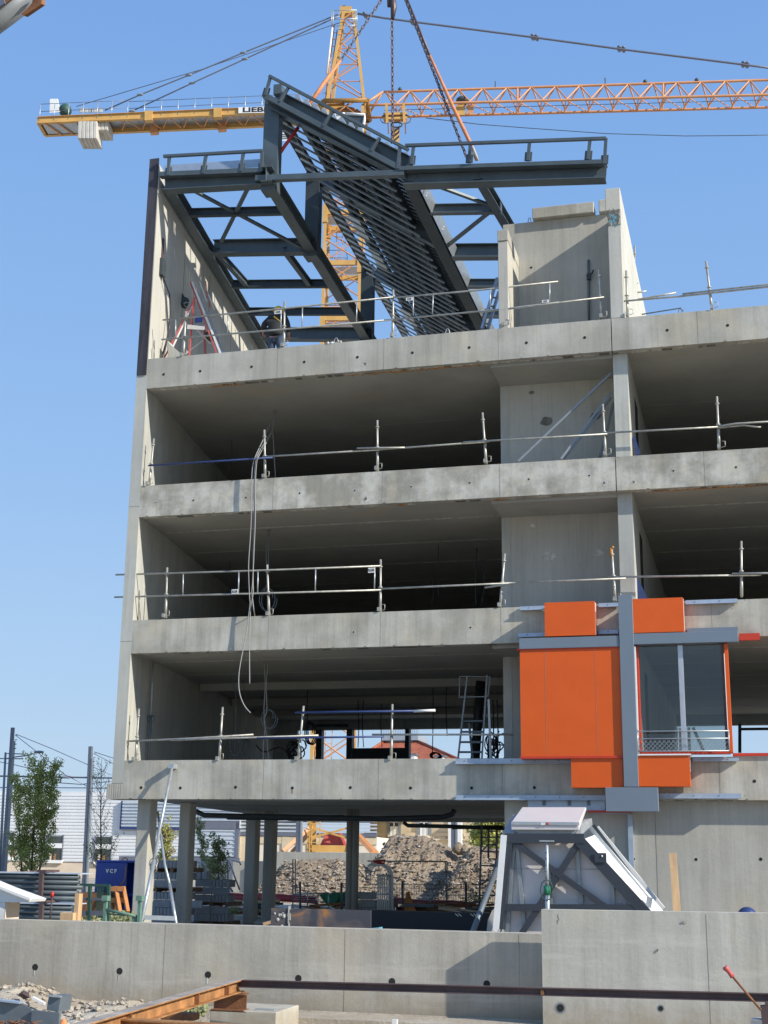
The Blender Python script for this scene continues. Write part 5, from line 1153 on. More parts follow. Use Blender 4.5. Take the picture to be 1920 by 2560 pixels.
# retaining walls
rw=MB(); YR=18.7; zt=.70
rw.box(-40,-2.6,YR,YR+.25,-.7,zt,'retaining')
for x in (410,): pass
for x in (410,862,1298): u=P(x,2400,YR).x; rw.box(u-.0025,u+.0025,YR-.003,YR,-.6,zt-.01,'groove')
for (x,y) in ((88,2418),(299,2428),(520,2437),(746,2446),(980,2454),(1217,2460)):
    q=P(x,y,YR); rw.add([(q.x+.048*math.cos(t*.5236),YR-.002,q.z+.048*math.sin(t*.5236)) for t in range(12)],[tuple(range(12))],'hole'); rw.bar((q.x-.01,YR-.003,q.z-.12),(q.x-.01,YR-.003,q.z-.04),.012,.004,'efflorescence',up=(0,1,0))
tag(rw.build('retaining_wall',bevel=.01),'long low cast concrete retaining wall across the lower left with a row of tie holes','retaining wall')
rw=MB(); YB_=18.27; xe=P(1355,2400,YB_).x
zR=lambda x:1.03+.03*(x-xe)
rw.hexa([(xe,YB_,-.7),(14,YB_,-.7),(14,YB_+.2,-.7),(xe,YB_+.2,-.7),(xe,YB_,1.03),(14,YB_,1.12),(14,YB_+.2,1.12),(xe,YB_+.2,1.03)],'retaining_pale')
for x in (1770,): u=P(x,2400,YB_).x; rw.box(u-.0025,u+.0025,YB_-.003,YB_,-.6,1.02,'groove')
for (x,y,r) in ((1401,2520,.048),(1652,2521,.03)):
    q=P(x,y,YB_); hole_=[(q.x+r*1.5*math.cos(t*.5236),YB_-.002,q.z+r*1.5*math.sin(t*.5236)) for t in range(12)]; rw.add(hole_,[tuple(range(12))],'lamp_grey'); rw.add([(q.x+r*math.cos(t*.5236),YB_-.005,q.z+r*math.sin(t*.5236)) for t in range(12)],[tuple(range(12))],'hole')
for i,(x,y) in enumerate(((1396,2285),(1397,2293),(1394,2300))): 
    a=P(x,y,YB_); c=P(x-1+i,y+9,YB_); rw.bar(a+Vector((0,-.003,0)),c+Vector((0,-.003,0)),.005,.003,'groove',up=(0,1,0))
q=P(1643,2375,YB_); rw.bar((q.x,YB_-.01,q.z-.02),(q.x+.012,YB_-.01,q.z+.015),.012,.012,'steel_part',up=(0,1,0))
q=P(1709,2306,YB_); rw.tube([(q.x-.02,YB_-.005,q.z-.02),(q.x-.02,YB_-.01,q.z+.01),(q.x+.02,YB_-.01,q.z+.01),(q.x+.02,YB_-.005,q.z-.02)],.004,'steel_part',5)
tag(rw.build('retaining_wall',bevel=.01),'paler and taller cast concrete wall slab in the lower right, standing in front of the other wall','retaining wall')
# cinder blocks on pallets
proto=None
def block_proto():
    b=MB(); b.box(-.245,.245,-.045,.045,0,.190,'cinder'); 
    for i in range(3): b.box(-.2+i*.14,-.09+i*.14,-.03,.03,.1951,.1955,'hole')
    o=b.build('concrete_block',origin=(0,0,0),bevel=.004); return o
proto=block_proto(); used=[False]
def put_block(x,y,z,end,lab,group,mat=None):
    if not used[0]: o=proto; used[0]=True
    else: o=proto.copy(); COL.objects.link(o)
    o.location=(x,y,z); o.rotation_euler=(0,0,R(90) if end else 0); tag(o,lab,'concrete block',group); return o
def pallet(x0,x1,y0,y1,z,lab):
    t=thing('pallet',lab,'pallet',((x0+x1)/2,(y0+y1)/2,z)); 
    b=MB(); 
    for i in range(5): yy=y0+(y1-y0)*(i+.5)/5; b.box(x0,x1,yy-.06,yy+.06,z+.09,z+.11,'wood_dark')
    b.build('deck_board',t); b=MB()
    for i in range(3): xx=x0+.05+(x1-x0-.1)*i/2; b.box(xx-.05,xx+.05,y0,y1,z,z+.088,'wood_dark')
    b.build('bearer',t)
def stack(xl,Y,zb_,rows,lab,group):
    """rows: list of pattern strings, e = end-on block 0.1 wide, L = long side 0.5 wide"""
    z=zb_; x0=P(xl,2200,Y).x
    for pat in rows:
        if pat.startswith('P'):
            pallet(x0,x0+1.02,Y-.02,Y+.98,z,pat[1:]); z+=.112; continue
        x=x0
        for ch in pat:
            if ch=='e': put_block(x+.05,Y+.25,z,True,lab,group); x+=.103
            elif ch=='L': put_block(x+.25,Y+.05,z,False,lab,group); x+=.503
            else: x+=.1
        z+=.2
stack(385,34.8,-.25,['PPallet under the tall block stack, lowest','LL','eeeeeeeeee','LeeeeL'[:6],'eeeeeeeeee','PPallet in the middle of the tall block stack','LL','eeeeeeeeee','PTopmost pallet of the tall block stack','eeeeeeeeee'],'dark grey concrete block in the tall pallet stack between the first two columns','blocks of the tall stack between the columns')
stack(488,36.2,-.25,['PPallet under the low block stack right of the second column','Leeeee','LL','PPallet in the middle of the low block stack','Leeeee','LL','Leeeee'],'grey concrete block in the lower pallet stack right of the second column','blocks of the low stack right of the second column')
stack(896,36.5,.12,['eeeeeL','Leeeee','L'],'grey concrete block in the small stack behind the twin column','blocks of the small stack behind the twin column')
for i,(x) in enumerate((500,512)):
    p=P(x,2198,36.4); b=MB(); b.box(p.x-.09,p.x+.09,36.3,36.6,p.z,p.z+.22,'cinder_light'); tag(b.build('concrete_block',bevel=.005),['pale block on top of the low stack, left of two','pale block on top of the low stack, right of two'][i],'concrete block')
# blue container
ct=thing('site_container','dark blue steel site box with white letters, its right side open','container',P(284,2225,30))
p,q=P(240,2160,30),P(317,2160,30); zt_=P(260,2156,30).z; b=MB(); b.box(p.x,q.x,30,30.05,-.1,zt_,'container_blue'); b.box(p.x,q.x+.22,30.9,30.95,-.1,zt_,'container_blue'); b.box(p.x,q.x+.22,30,30.95,zt_+.002,zt_+.05,'container_blue'); b.box(p.x-.001,p.x+.05,30.051,30.89,-.1,zt_,'container_blue'); b.box(q.x-.02,q.x+.02,29.97,30.0,-.1,zt_,'container_blue'); b.box(q.x,q.x+.2,30.1,30.89,.7,.74,'container_blue')
b.build('body',ct,bevel=.01)
text_mesh('lettering','V C F',.115,'sign_white',face_front(P(278,2178,29.99)),ct,.002,.006)
b=MB(); b.tube([P(315,2165,29.9),P(313,2190,29.9),P(308,2205,29.9),P(300,2215,29.9)],.012,'rust_light',5); b.build('strap',ct)
b=MB()
for x in (244,312): b.tube([P(x,2156,30.2)+Vector((.07*math.cos(t*.8),0,.07*math.sin(t*.8)+.04)) for t in range(9)],.012,'rust_light',5)
b.build('lifting_eye',ct)
# wooden trestles
for i,dx in enumerate((0,32)):
    t=thing('trestle',['orange wooden trestle leaning by the blue container, left one','orange wooden trestle leaning by the blue container, right one'][i],'trestle',P(285+dx,2290,27))
    b=MB(); b.bar(P(*ZB(478+dx*2.6-dx*.0,430),27.2),P(*ZB(525+dx*2.7,700),26.8),.07,.07,'wood_orange'); b.build('leg',t)
    b=MB(); b.bar(P(*ZB(408+dx*2.0,565),27.2),P(*ZB(430+dx*2.5,705),27.),.06,.06,'wood_orange'); b.build('leg',t)
    for y in (445,570):
        b=MB(); b.bar(P(*ZB(400+dx*2.8,y),27.1),P(*ZB(485+dx*2.8,y),27.1),.05,.10,'wood_orange'); b.build('cross_bar',t)
# rusty bin behind the dark green fence
b=MB(); p,q=P(195,2232,29),P(250,2232,29); b.prism([(p.x,29,-.2),(q.x,29,-.2),(q.x+.15,29,P(200,2232,29).z),(p.x-.1,29,P(200,2232,29).z)],(0,1.,0),'rust'); tag(b.build('scrap_bin'),'rusty red scrap bin behind the dark green fence','bin')
fn=thing('green_fence','dark green tubular fence panel behind the wooden stake','fence',P(235,2300,25))
for x in (225,272):
    b=MB(); b.bar(P(x,2214,25),P(x-2,2310,25),.06,.06,'green_dark',up=(0,1,0)); b.build('post',fn)
b=MB()
for i in range(7): b.bar(P(244+i*4.3,2213,25),P(242+i*4.3,2295,25),.02,.02,'green_dark',up=(0,1,0))
b.build('bars',fn)
b=MB(); b.bar(P(200,2212,25),P(275,2214,25),.03,.05,'green_dark'); b.bar(P(180,2248,25),P(270,2248,25),.03,.05,'pole_paint'); b.bar(P(200,2283,25),P(262,2283,25),.04,.09,'pole_paint'); b.build('rail',fn)
# corrugated sheet stack
def sheets(lab,x0,x1,y0,y1,Y):
    p,q=P(x0,y1,Y),P(x1,y1,Y); za,zc=P(x1,y1,Y).z,P(x1,y0,Y).z; n=max(3,int((zc-za)/.085)); d=(zc-za)/n
    t=thing('sheet_stack',lab,'sheet stack',((p.x+q.x)/2,Y+.5,za)); b=MB(); b.box(p.x,q.x-.12,Y+.03,Y+.08,za,zc,'corrugated_dark')
    for k in range(n):
        z=za+d*(k+.5); rr=random.Random(k); e=rr.uniform(-.08,.03)
        b.tube([(p.x,Y+.03,z),(q.x+e,Y+.03,z+rr.uniform(-.01,.01))],d*.40,'corrugated_dark',8)
    b.box(p.x,q.x-.02,Y-.02,Y+.5,zc+.0,zc+.02,'louvre_blue'); b.build('sheets',t)
    for xx in (104,) :
        u=P(xx,y0,Y-.1); v=P(xx-4,y1,Y-.1); b=MB(); b.bar((u.x,Y-.1,zc+.05),(v.x,Y-.1,za-.04),.08,.06,'rust_plum',up=(0,1,0)); b.box(u.x-.10,u.x+.10,Y-.12,Y+.4,zc+.03,zc+.07,'rust_plum'); b.build('clamp_post',t)
sheets('upper stack of dark corrugated metal sheets with a rusty clamp post',-120,200,2186,2254,23.5)
sheets('lower stack of dark corrugated metal sheets just above the wall top',-120,183,2262,2330,23.3)
b=MB(); rr=random.Random(8)
for i in range(14): b.bar(P(15+i*6,2182-rr.random()*4,24.2),P(45+i*7,2181,24.),.05,.03,rr.choice(['wood_dark','rust','beige_plaster']))
tag(b.build('scrap_wood'),'scatter of scrap battens on top of the sheet stack','scrap',kind=None)
# white canopy corner at far left
t=thing('white_roof_panel','white sloping panel on a white upright at the left edge','panel',P(20,2300,19.6))
b=MB(); b.prism([P(-60,2195,19.6),P(0,2220,19.6),P(77,2248,19.6),P(73,2255,19.6),P(40,2256,19.6),P(-60,2253,19.6)],(0,.5,0),'crane_white'); b.build('sloping_top',t)
b=MB(); b.bar(P(-60,2194,19.55),P(77,2248,19.55),.06,.03,'white_trim'); b.build('edge_trim',t)
b=MB(); a,c=P(-60,2300,19.62),P(9,2300,19.62); b.box(a.x,c.x,19.62,20.05,.3,P(0,2253,19.7).z,'crane_white'); b.box(c.x,c.x+.02,19.62,20.05,.3,P(0,2254,19.7).z,'beige_plaster'); b.build('upright',t)
# timber stakes
b=MB(); p,q=P(183,2300,19.4),P(192,2300,19.4); b.box(p.x,q.x+.015,19.4,19.52,.2,P(188,2234,19.4).z,'wood'); tag(b.build('timber_post',bevel=.004),'upright pale timber post on the wall at left','timber')
b=MB(); p,q=P(149,2300,19.3),P(182,2300,19.3); b.box(p.x,q.x,19.3,19.5,.2,P(165,2282,19.3).z,'wood'); tag(b.build('timber_block',bevel=.004),'short pale timber block beside the upright post on the wall','timber')
b=MB(); b.tube([P(131,2236,21),P(125,2300,21)],.014,'rust_plum',6); b.tube([P(131,2229,21),P(130,2243,21)],.03,'red_pipe',7); tag(b.build('marker_rod'),'thin dark rod with a red cap in front of the sheet stack','rod')
b=MB(); p=P(1693,2200,23.5); q=P(1673,2132,23.5)
b.hexa([P(1683,2280,23.5),P(1702,2280,23.5),P(1702,2280,23.5)+Vector((0,.05,0)),P(1683,2280,23.5)+Vector((0,.05,0)),P(1673,2133,23.7),P(1690,2132,23.7),P(1690,2132,23.7)+Vector((0,.05,0)),P(1673,2133,23.7)+Vector((0,.05,0))],'wood'); tag(b.build('timber_plank'),'upright brown plank leaning before the ground floor wall at right','timber')
b=MB(); b.sphere(P(1868,2289,23),.15,'blue_tube',14,9,(1,1,.9)); tag(b.build('blue_bucket'),'rounded dark blue object peeking over the right hand wall','bucket')
# green formwork brackets
t=thing('green_bracket','pale green steel guard bracket with capped posts near the slanting prop','bracket',P(300,2310,20.5))
for (x,ya) in ((260,2252),(346,2252)):
    b=MB(); p=P(x,2320,20.5); zc=P(x,ya,20.5).z; b.box(p.x-.025,p.x+.025,20.48,20.54,.3,zc,'green_paint'); b.box(p.x-.05,p.x+.05,20.45,20.57,zc,zc+.08,'green_paint'); b.build('post',t)
b=MB(); b.tube([P(265,2274,20.5),P(340,2290,20.5)],.022,'green_paint',7); b.tube([P(265,2285,20.52),P(336,2289,20.52)],.014,'green_paint',7); b.prism([P(326,2320,20.5),P(330,2290,20.5),P(340,2288,20.5),P(340,2320,20.5)],(0,.04,0),'green_paint'); b.build('brace',t)
# rusty steel plate
b=MB(); a,c=P(677,2300,19.6),P(927,2300,19.6); b.box(a.x,c.x,19.6,19.63,.3,P(800,2273,19.6).z,'rusty_plate'); u=P(722,2300,19.59).x; 
rr=random.Random(3); z=.35
while z<P(800,2275,19.6).z: b.box(u-.02+rr.uniform(-.02,.02),u+rr.uniform(0,.03),19.585,19.597,z,z+.05,'efflorescence'); z+=.05
for i in range(16): b.sphere((u-.17+rr.uniform(-.1,.1),19.598,.5+rr.uniform(0,.35)),rr.uniform(.01,.03),'efflorescence',6,4,(1,.3,1))
tag(b.build('steel_plate'),'rust stained dark steel plate standing on edge behind the wall','steel plate')
b=MB(); a,c=P(660,2310,22.),P(680,2305,22.); b.bar(a,c,.1,.05,'wood'); tag(b.build('timber_offcut'),'small pale timber offcut left of the rusty plate','timber')
b=MB(); a,c=P(925,2325,20.5),P(952,2322,20.5); b.bar(a,c,.2,.05,'tape_blue'); tag(b.build('plastic_sheet'),'small pale blue plastic scrap right of the rusty plate','scrap')
# dark deck edge and gravel ramp
b=MB(); a,c=P(897,2290,31),P(1235,2290,31); b.box(a.x,c.x,31,31.4,-.24,P(1000,2278,31).z,'container_blue' if False else 'sign_black')
for i,x in enumerate((1138,1146,1176,1184,1190)): u,v=P(x,2284,30.98),P(x+8,2291,30.98); b.bar(u,v,.02,.01,'sign_white',up=(0,1,0))
tag(b.build('black_kerb'),'long black plastic barrier lying across the yard behind the rusty plate','barrier')
b=MB(); b.add([(-14.4,22,-.2),(-1.8,22,-.2),(-1.8,30,-.05),(-14.4,30,-.05)],[(0,1,2,3)],'steel_part'); tag(b.build('paved_apron'),kind='structure')
# crowd barriers and mesh fence
cbr=thing('crowd_barrier','stack of white crowd barriers with rounded top stored upright','barrier',P(950,2278,34.5)); Y=34.5
zq=lambda x,y:(560+x*.4219,2050+y*.4219)
for k,(dx) in enumerate((0,-8,-16)):
    b=MB(); b.tube([P(*zq(*c),Y+k*.12) for c in ((998+dx,540),(998+dx,330),(985+dx,290),(955+dx,268),(870,265),(852,272))],.03,'sign_white',7); b.build('frame',cbr)
b=MB()
for i in range(6): b.tube([P(*zq(913+i*13,330),Y),P(*zq(912+i*13,540),Y)],.024,'sign_white',6)
b.tube([P(*zq(905,330),Y),P(*zq(998,330),Y)],.025,'galv',6); b.tube([P(*zq(905,440),Y),P(*zq(975,440),Y)],.025,'galv',6); b.build('upright_bars',cbr)
b=MB(); b.tube([P(*zq(*c),Y+.5) for c in ((870,300),(870,385),(800,300),(870,300))],.02,'galv',6); b.build('loose_frame',cbr)
b=MB(); b.tube([P(*zq(*c),Y) for c in ((888,244),(955,240),(950,258),(905,252),(888,244))],.028,'red_pipe',6); tag(b.build('red_clamp'),'small red steel frame lying on top of the white barriers','clamp')
mf=thing('mesh_fence','dark wire mesh site fence across the yard in front of the rubble','fence',P(960,2280,38)); Y=38
for x,y0 in ((450,365),(695,370),(1058,365),(1432,368)):
    b=MB(); b.tube([P(*zq(x,y0),Y),P(*zq(x+2,540),Y)],.035,'steel_part',7); b.build('post',mf)
b=MB()
for y in (378,400,440,480): b.tube([P(*zq(700,y),Y),P(*zq(1610,y+8),Y)],.010,'steel_part',4,False)
i=0
while i<60: b.tube([P(*zq(1000+i*10,380),Y),P(*zq(1000+i*10,535),Y)],.006,'steel_part',4,False); i+=1
b.build('mesh_panel',mf)
hf=thing('heras_fence','pale grey temporary fence frames in front of the heaps','fence',P(740,2270,41)); Y=41
for q in ([(408,535),(408,232),(422,232),(424,440)],[(1322,245),(1322,480)],[(1312,245),(1318,480)],[(850,243),(1322,246)],[(495,420),(495,520)],[(558,430),(556,530)],[(620,430),(618,520)],[(410,440),(620,432)],[(1215,500),(1282,362)],[(1240,500),(1288,362)]): b=MB(); b.tube([P(*zq(*c),Y) for c in q],.022,'galv',6); b.build('frame_tube',hf)
b=MB()
for y in range(445,530,14): b.tube([P(*zq(412,y),Y),P(*zq(555,y),Y)],.012,'galv',4,False)
b.build('panel_bars',hf)
hf=thing('heras_fence','leaning galvanised fence frames between the block stack and third column','fence',P(580,2240,43)); Y=43; z6=lambda x,y:(400+x*.3376,1980+y*.3376)
for q in ([(505,740),(500,500),(590,520),(598,540)],[(515,525),(590,725)],[(430,565),(540,740)],[(270,520),(320,520),(385,655)],[(305,600),(305,520)],[(640,0+600),(640,700)]): b=MB(); b.tube([P(*z6(*c),Y) for c in q],.03,'galv',6); b.build('frame_tube',hf)
# green tarpaulin skip, red pipes, timber heaps
b=MB(); b.prism([P(*zq(*c),42) for c in ((560,440),(720,425),(735,470),(725,525),(640,520),(590,480))],(0,1.2,0),'green_tarp'); b.prism([P(*zq(*c),41.9) for c in ((590,480),(650,520),(700,430),(640,470))],(0,-.1,0),'green_tarp'); tag(b.build('green_tarpaulin'),'green tarpaulin bundle left of the twin column','tarpaulin')
for i,(pts,lab) in enumerate((([(555,2238),(600,2241),(640,2246)],'red plastic pipe on the ground left of the third column'),([(645,2240),(700,2243),(745,2246),(790,2250)],'red plastic pipe between the fourth column and the green tarpaulin'),([(985,2248),(1060,2256),(1130,2256),(1190,2262)],'long thin red pipe on the ground beyond the mesh fence'))):
    b=MB(); b.tube([P(x,y,43) for x,y in pts],.10 if i<2 else .07,'red_pipe',8); b.tube([P(x+4,y+6,42.7) for x,y in pts],.06,'red_pipe',8); tag(b.build('red_pipe'),lab,'pipe')
rr=random.Random(12)
def debris(lab,x0,x1,y0,y1,Y,n,mats,sz=(.4,1.4)):
    b=MB()
    for i in range(n):
        p=P(rr.uniform(x0,x1),rr.uniform(y0,y1),Y+rr.uniform(-1,1)); a=rr.uniform(-.6,.6); L_=rr.uniform(*sz); b.bar(p,p+Vector((math.cos(a)*L_,math.sin(a)*L_*.6,rr.uniform(-.12,.12))),rr.uniform(.04,.1),rr.uniform(.03,.08),rr.choice(mats))
    tag(b.build('timber_debris'),lab,'debris',kind='stuff')
debris('loose boards and scrap on the ground by the third column',555,650,2250,2285,41,34,['green_dark','green_paint','wood','wood_dark','rust'])
debris('heap of boards and scrap under the mesh fence',985,1200,2258,2276,37,40,['wood','wood_dark','beige_plaster','rust','steel_part'])
debris('rusty steel offcuts below the green tarpaulin',725,870,2262,2276,40,22,['rust','rust_light','sling_orange','weight_concrete'])
b=MB(); b.hexa([P(1010,2278,36),P(1040,2278,36),P(1040,2278,37),P(1010,2278,37),P(1014,2232,36.3),P(1022,2228,36.3),P(1024,2232,36.8),P(1014,2236,36.8)],'wood_orange'); tag(b.build('timber_crate'),'orange brown boards standing upright behind the mesh fence','timber')
# striped board and blue post
t=thing('striped_board','white board with dark gaps and a blue stake by the low block stack','board',P(548,2265,39))
b=MB()
for i in range(8): b.bar(P(540,2219+i*6.4,39),P(554,2220+i*6.4,39),.03,.045,'sign_white')
b.build('slats',t); b=MB(); b.bar(P(555,2217,38.9),P(552,2266,38.9),.05,.05,'container_blue',up=(0,1,0)); b.sphere(P(551,2268,38.9),.09,'red_pipe',8,6); b.build('stake',t)
# weeds
rr2=random.Random(31); b=MB()
for x,y,Y in ((545,2285,38),(560,2280,38),(530,2290,37),(1190,2245,44),(300,2300,26),(280,2300,27),(230,2302,26)):
    leaf_cloud(b,P(x,y,Y),(.5,.4,.18),140,.05,'weed',rr2)
tag(b.build('weeds'),'patches of weeds on the building site ground','weeds',kind='stuff')
# scaffold tower right and leaning pipe
t=thing('scaffold_tower','slim scaffold ladder tower standing under the building at right','scaffold',P(1225,2270,32)); z7=lambda x,y:(860+x*.3376,1980+y*.3376)
b=MB()
for (a,c) in (((1020,250),(1000,860)),((1072,280),(1068,490)),((1132,280),(1130,500)),((1165,300),(1150,640))): b.tube([P(*z7(*a),32),P(*z7(*c),32)],.025,'steel_part',7)
b.build('standard',t); b=MB()
for (a,c) in (((1015,335),(1165,335)),((1015,440),(1165,445)),((1012,545),(1150,548)),((1010,655),(1145,660)),((1005,765),(1140,765)),((1065,390),(1135,390)),((1068,495),(1132,497)),((1020,440),(1070,385)),((1130,765),(1060,690)),((1010,690),(1065,655)),((1065,290),(1135,290))): b.tube([P(*z7(*a),32),P(*z7(*c),32)],.018,'steel_part',6)
b.build('ledger',t)
b=MB()
for y in (252,262,270): b.tube([P(*z7(800,y),32.5),P(*z7(1180,y),32.5)],.02,'black_cable',6)
for x in (860,920,990,1060,1120): b.tube([P(*z7(x,250),32.5),P(*z7(x,272),32.5)],.015,'black_cable',6)
tag(b.build('cable_tray'),'black cable tray hanging under the slab at right','cable tray')
b=MB(); b.tube([P(*z7(1150,500),26),P(*z7(1125,620),26)],.075,'steel_dark',10); b.tube([P(*z7(1135,560),26),P(*z7(950,1045),24)],.05,'steel_part',10); tag(b.build('leaning_pipe'),'thick dark pipe leaning left of the white roof module','pipe')
b=MB(); b.prism([P(*z7(*c),24.3) for c in ((1095,880),(1125,850),(1135,850),(1120,1040),(1055,1040),(1065,950))],(0,.5,0),'weight_concrete'); tag(b.build('sand_bag'),'pale rounded sack between the leaning pipe and the white module','sack')
# =============== white roof module ===============
zm=lambda x,y:(1260+x*.2532,2000+y*.2532)
YM=22.6; mod=thing('roof_module','white boarded roof module in a dark cross braced steel frame, topped by a lid','roof module',P(1400,2330,YM))
M=lambda x,y,Y=YM: P(*zm(x,y),Y)
# body: pale board behind the frame
b=MB(); b.prism([M(30,365,YM+.14),M(770,370,YM+.14),M(1500,1180,YM+.14),M(1480,1350,YM+.14),M(-60,1350,YM+.14)],(0,.03,0),'module_board'); b.build('board',mod)
b=MB(); b.bar(M(60,678,YM+.135),M(1000,684,YM+.135),.004,.006,'groove'); b.build('board_joint',mod)
for a,c in (((100,440),(30,1340)),((128,440),(200,1250)),((716,440),(770,1060)),((440,700),(475,1060)),((1065,790),(1080,1060))):
    b=MB(); b.bar(M(*a,YM+.10),M(*c,YM+.10),.06,.05,'rod',up=(0,1,0)); b.build('stud',mod)
for nm,a,c,w in (('top_chord',(10,377),(792,380),.17),('corner_post',(50,350),(-65,1340),.17),('rafter',(735,390),(1460,1180),.19),('bottom_chord',(0,1060),(1400,1068),.12),('cross_brace',(85,410),(1010,1060),.105),('cross_brace',(735,420),(170,1330),.105)):
    b=MB(); off={'top_chord':0,'corner_post':.005,'rafter':.010,'bottom_chord':.015}.get(nm,.020+.006*(a[0]>100)); b.bar(M(a[0],a[1],YM+off),M(c[0],c[1],YM+off),w*.9,.09,'frame_slate',up=(0,1,0)); b.build(nm,mod)
b=MB(); b.bar(M(-0,345,YM-.035),M(-85,1340,YM-.035),.10,.05,'white_trim',up=(0,1,0)); b.build('side_trim',mod)
b=MB(); b.prism([M(-20,330),M(95,140,YM+.8),M(120,150,YM+.8),M(110,325)],(0,.05,0),'galv_pale'); b.build('left_flashing',mod)
# lid
lz0=M(400,262).z
b=MB(); fl=[M(105,330,YM+.1),M(705,335,YM+.1),M(705,265,YM+.1),M(108,265,YM+.1)]; b.prism(fl,(0,.6,0),'galv'); b.build('upstand',mod)
b=MB(); a0,a1=M(70,262,YM-.06),M(742,266,YM-.06); b0,b1=M(178,70,YM+1.0),M(812,70,YM+1.0); dn=Vector((0,0,-.055))
b.hexa([a0+dn*0+dn,a1+dn,b1+dn,b0+dn,a0+Vector((0,0,.07)),a1+Vector((0,0,.07)),b1,b0],'module_lid'); o=b.build('lid',mod,bevel=.01)
b=MB(); b.bar(M(72,228,YM-.075),M(742,235,YM-.075),.01,.05,'galv'); b.sphere(M(430,235,YM-.085),.022,'red_trim',8,6,(1,.2,1)); b.box(M(370,235).x,M(410,235).x,YM-.09,YM-.08,M(400,248).z,M(400,225).z,'sign_white'); b.build('lid_edge',mod)
# sloping right flank
b=MB(); dy=Vector((.12,.95,.10)); b.add([M(792,385),M(1480,1200),M(1480,1200)+dy,M(792,385)+dy],[(0,1,2,3)],'white_trim'); b.add([p-Vector((.01,0,.012)) for p in (M(792,385),M(1480,1200),M(1480,1200)+dy,M(792,385)+dy)],[(3,2,1,0)],'white_trim'); b.build('slope_panel',mod)
b=MB(); b.prism([M(705,335,YM+.05),M(770,340,YM+.05),M(872,245,YM+.9),M(865,180,YM+.9),M(790,190,YM+.7),M(755,235,YM+.3)],(.0,.03,0),'galv'); b.build('corner_flashing',mod)
for i,(a,c,mt,w) in enumerate((((850,270),(1430,985),'galv',.05),((862,262),(1470,1060),'frame_slate',.03),((875,255),(1500,1080),'steel_dark',.07))):
    b=MB(); b.bar(M(*a,YM+.75+i*.12),M(*c,YM+.75+i*.12),w*1.3,.06,mt,up=(0,1,0)); b.build('side_rail',mod)
b=MB(); b.bar(M(905,280,YM+1.2),M(1560,1085,YM+1.2),.13,.08,'white_trim',up=(0,1,0)); b.build('far_rafter',mod)
b=MB(); u=M(950,560,YM-.05); b.box(u.x-.09,u.x+.10,YM-.06,YM-.05,u.z-.09,u.z+.06,'frame_slate'); b.sphere((u.x+.03,YM-.065,u.z+.01),.016,'sign_white',6,4); b.build('lug',mod)
b=MB(); b.bar(M(1440,960,YM+.3),M(1425,1060,YM+.3),.09,.05,'galv',up=(0,1,0)); b.build('lug',mod)
text_mesh('board_print','CE 2',.10,'lamp_grey',face_front(M(1165,1040,YM+.132)),mod,.001,.0)
b=MB()
for i,(x,y) in enumerate(((-120,1330),(-60,1325),(-20,1330))): p=P(*zm(x,y),20.5); b.sphere(p,.05,'efflorescence',6,4,(1,1,.8)); b.bar(p,p+Vector((.02,0,.07)),.03,.03,'weight_concrete')
tag(b.build('cement_lumps'),'small pale lumps of cement on the wall below the white module','debris')
pp=thing('green_collar_prop','galvanised steel prop with a green collar standing before the white module','prop',P(1370,2275,21.6))
b=MB(); b.tube([P(*zm(422,420),21.6),P(*zm(424,700),21.6),P(*zm(426,860),21.6)],.027,'galv',10)
for i in range(7): b.sphere(P(*zm(414,520+i*62 if i<5 else 520),21.57),.010,'hole',6,4)
b.build('inner_tube',pp)
b=MB(); b.tube([P(*zm(426,860),21.6),P(*zm(430,1110),21.6),P(*zm(430,1300),21.6)],.036,'galv',10); b.build('outer_tube',pp)
b=MB(); b.tube([P(*zm(425,850),21.6),P(*zm(427,935),21.6)],.05,'green_tarp',10); c=P(*zm(424,890),21.58); b.tube([c+Vector((.10*math.cos(t*.8),-.03,.16*math.sin(t*.8))) for t in range(9)],.009,'green_dark',5); b.build('collar',pp)
b=MB(); c=P(*zm(422,405),21.6); b.box(c.x-.11,c.x+.11,21.55,21.65,c.z-.01,c.z+.01,'galv'); b.build('head_plate',pp)
# =============== foreground ===============
zf=lambda x,y:(x*.4219,2420+y*.4219)
zbm=.16
bx=thing('rusty_beam','long rusty I beam with a pale worn top flange running from lower left to centre','steel beam',PZ(400,2500,zbm))
A=PZ(600,2447,zbm); B=PZ(160,2572,zbm); d=(A-B).normalized(); b=MB(); b.ibeam(B-d*1.5-Vector((0,0,.15)),A-Vector((0,0,.15)),.14,.15,'rust_light',t=.012); b.build('web_and_flange',bx)
b=MB(); b.bar(B-d*1.5+Vector((0,0,.003)),A+Vector((0,0,.003)),.142,.004,'rust_top'); b.build('worn_top',bx)
for t_ in (.12,.33,.72):
    q=A.lerp(B,t_)-Vector((0,0,.075)); b=MB(); b.bar(q-d*.006,q+d*.006,.12,.12,'rust'); b.build('stiffener',bx)
by=thing('rusty_beam','dark plum coloured steel beam lying level across the foreground in front of both walls','steel beam',P(1260,2480,16.4)); b=MB(); b.ibeam(P(595,2468,16.7),P(2010,2507,16.4),.09,.09,'rust_plum',align=1,t=.010); b.build('section',by)
b=MB(); b.bar(P(1352,2482,16.5),P(1360,2482,16.5),.005,.07,'rust_light'); b.build('rust_patch',by)
bz=thing('rusty_beam','short orange rusty beam at the bottom edge meeting the long beam','steel beam',PZ(480,2555,.02)); b=MB(); b.ibeam(PZ(290,2545,.10)-Vector((0,0,.2)),PZ(760,2572,.10)-Vector((0,0,.2)),.15,.2,'rust_light',t=.015); b.build('section',bz)
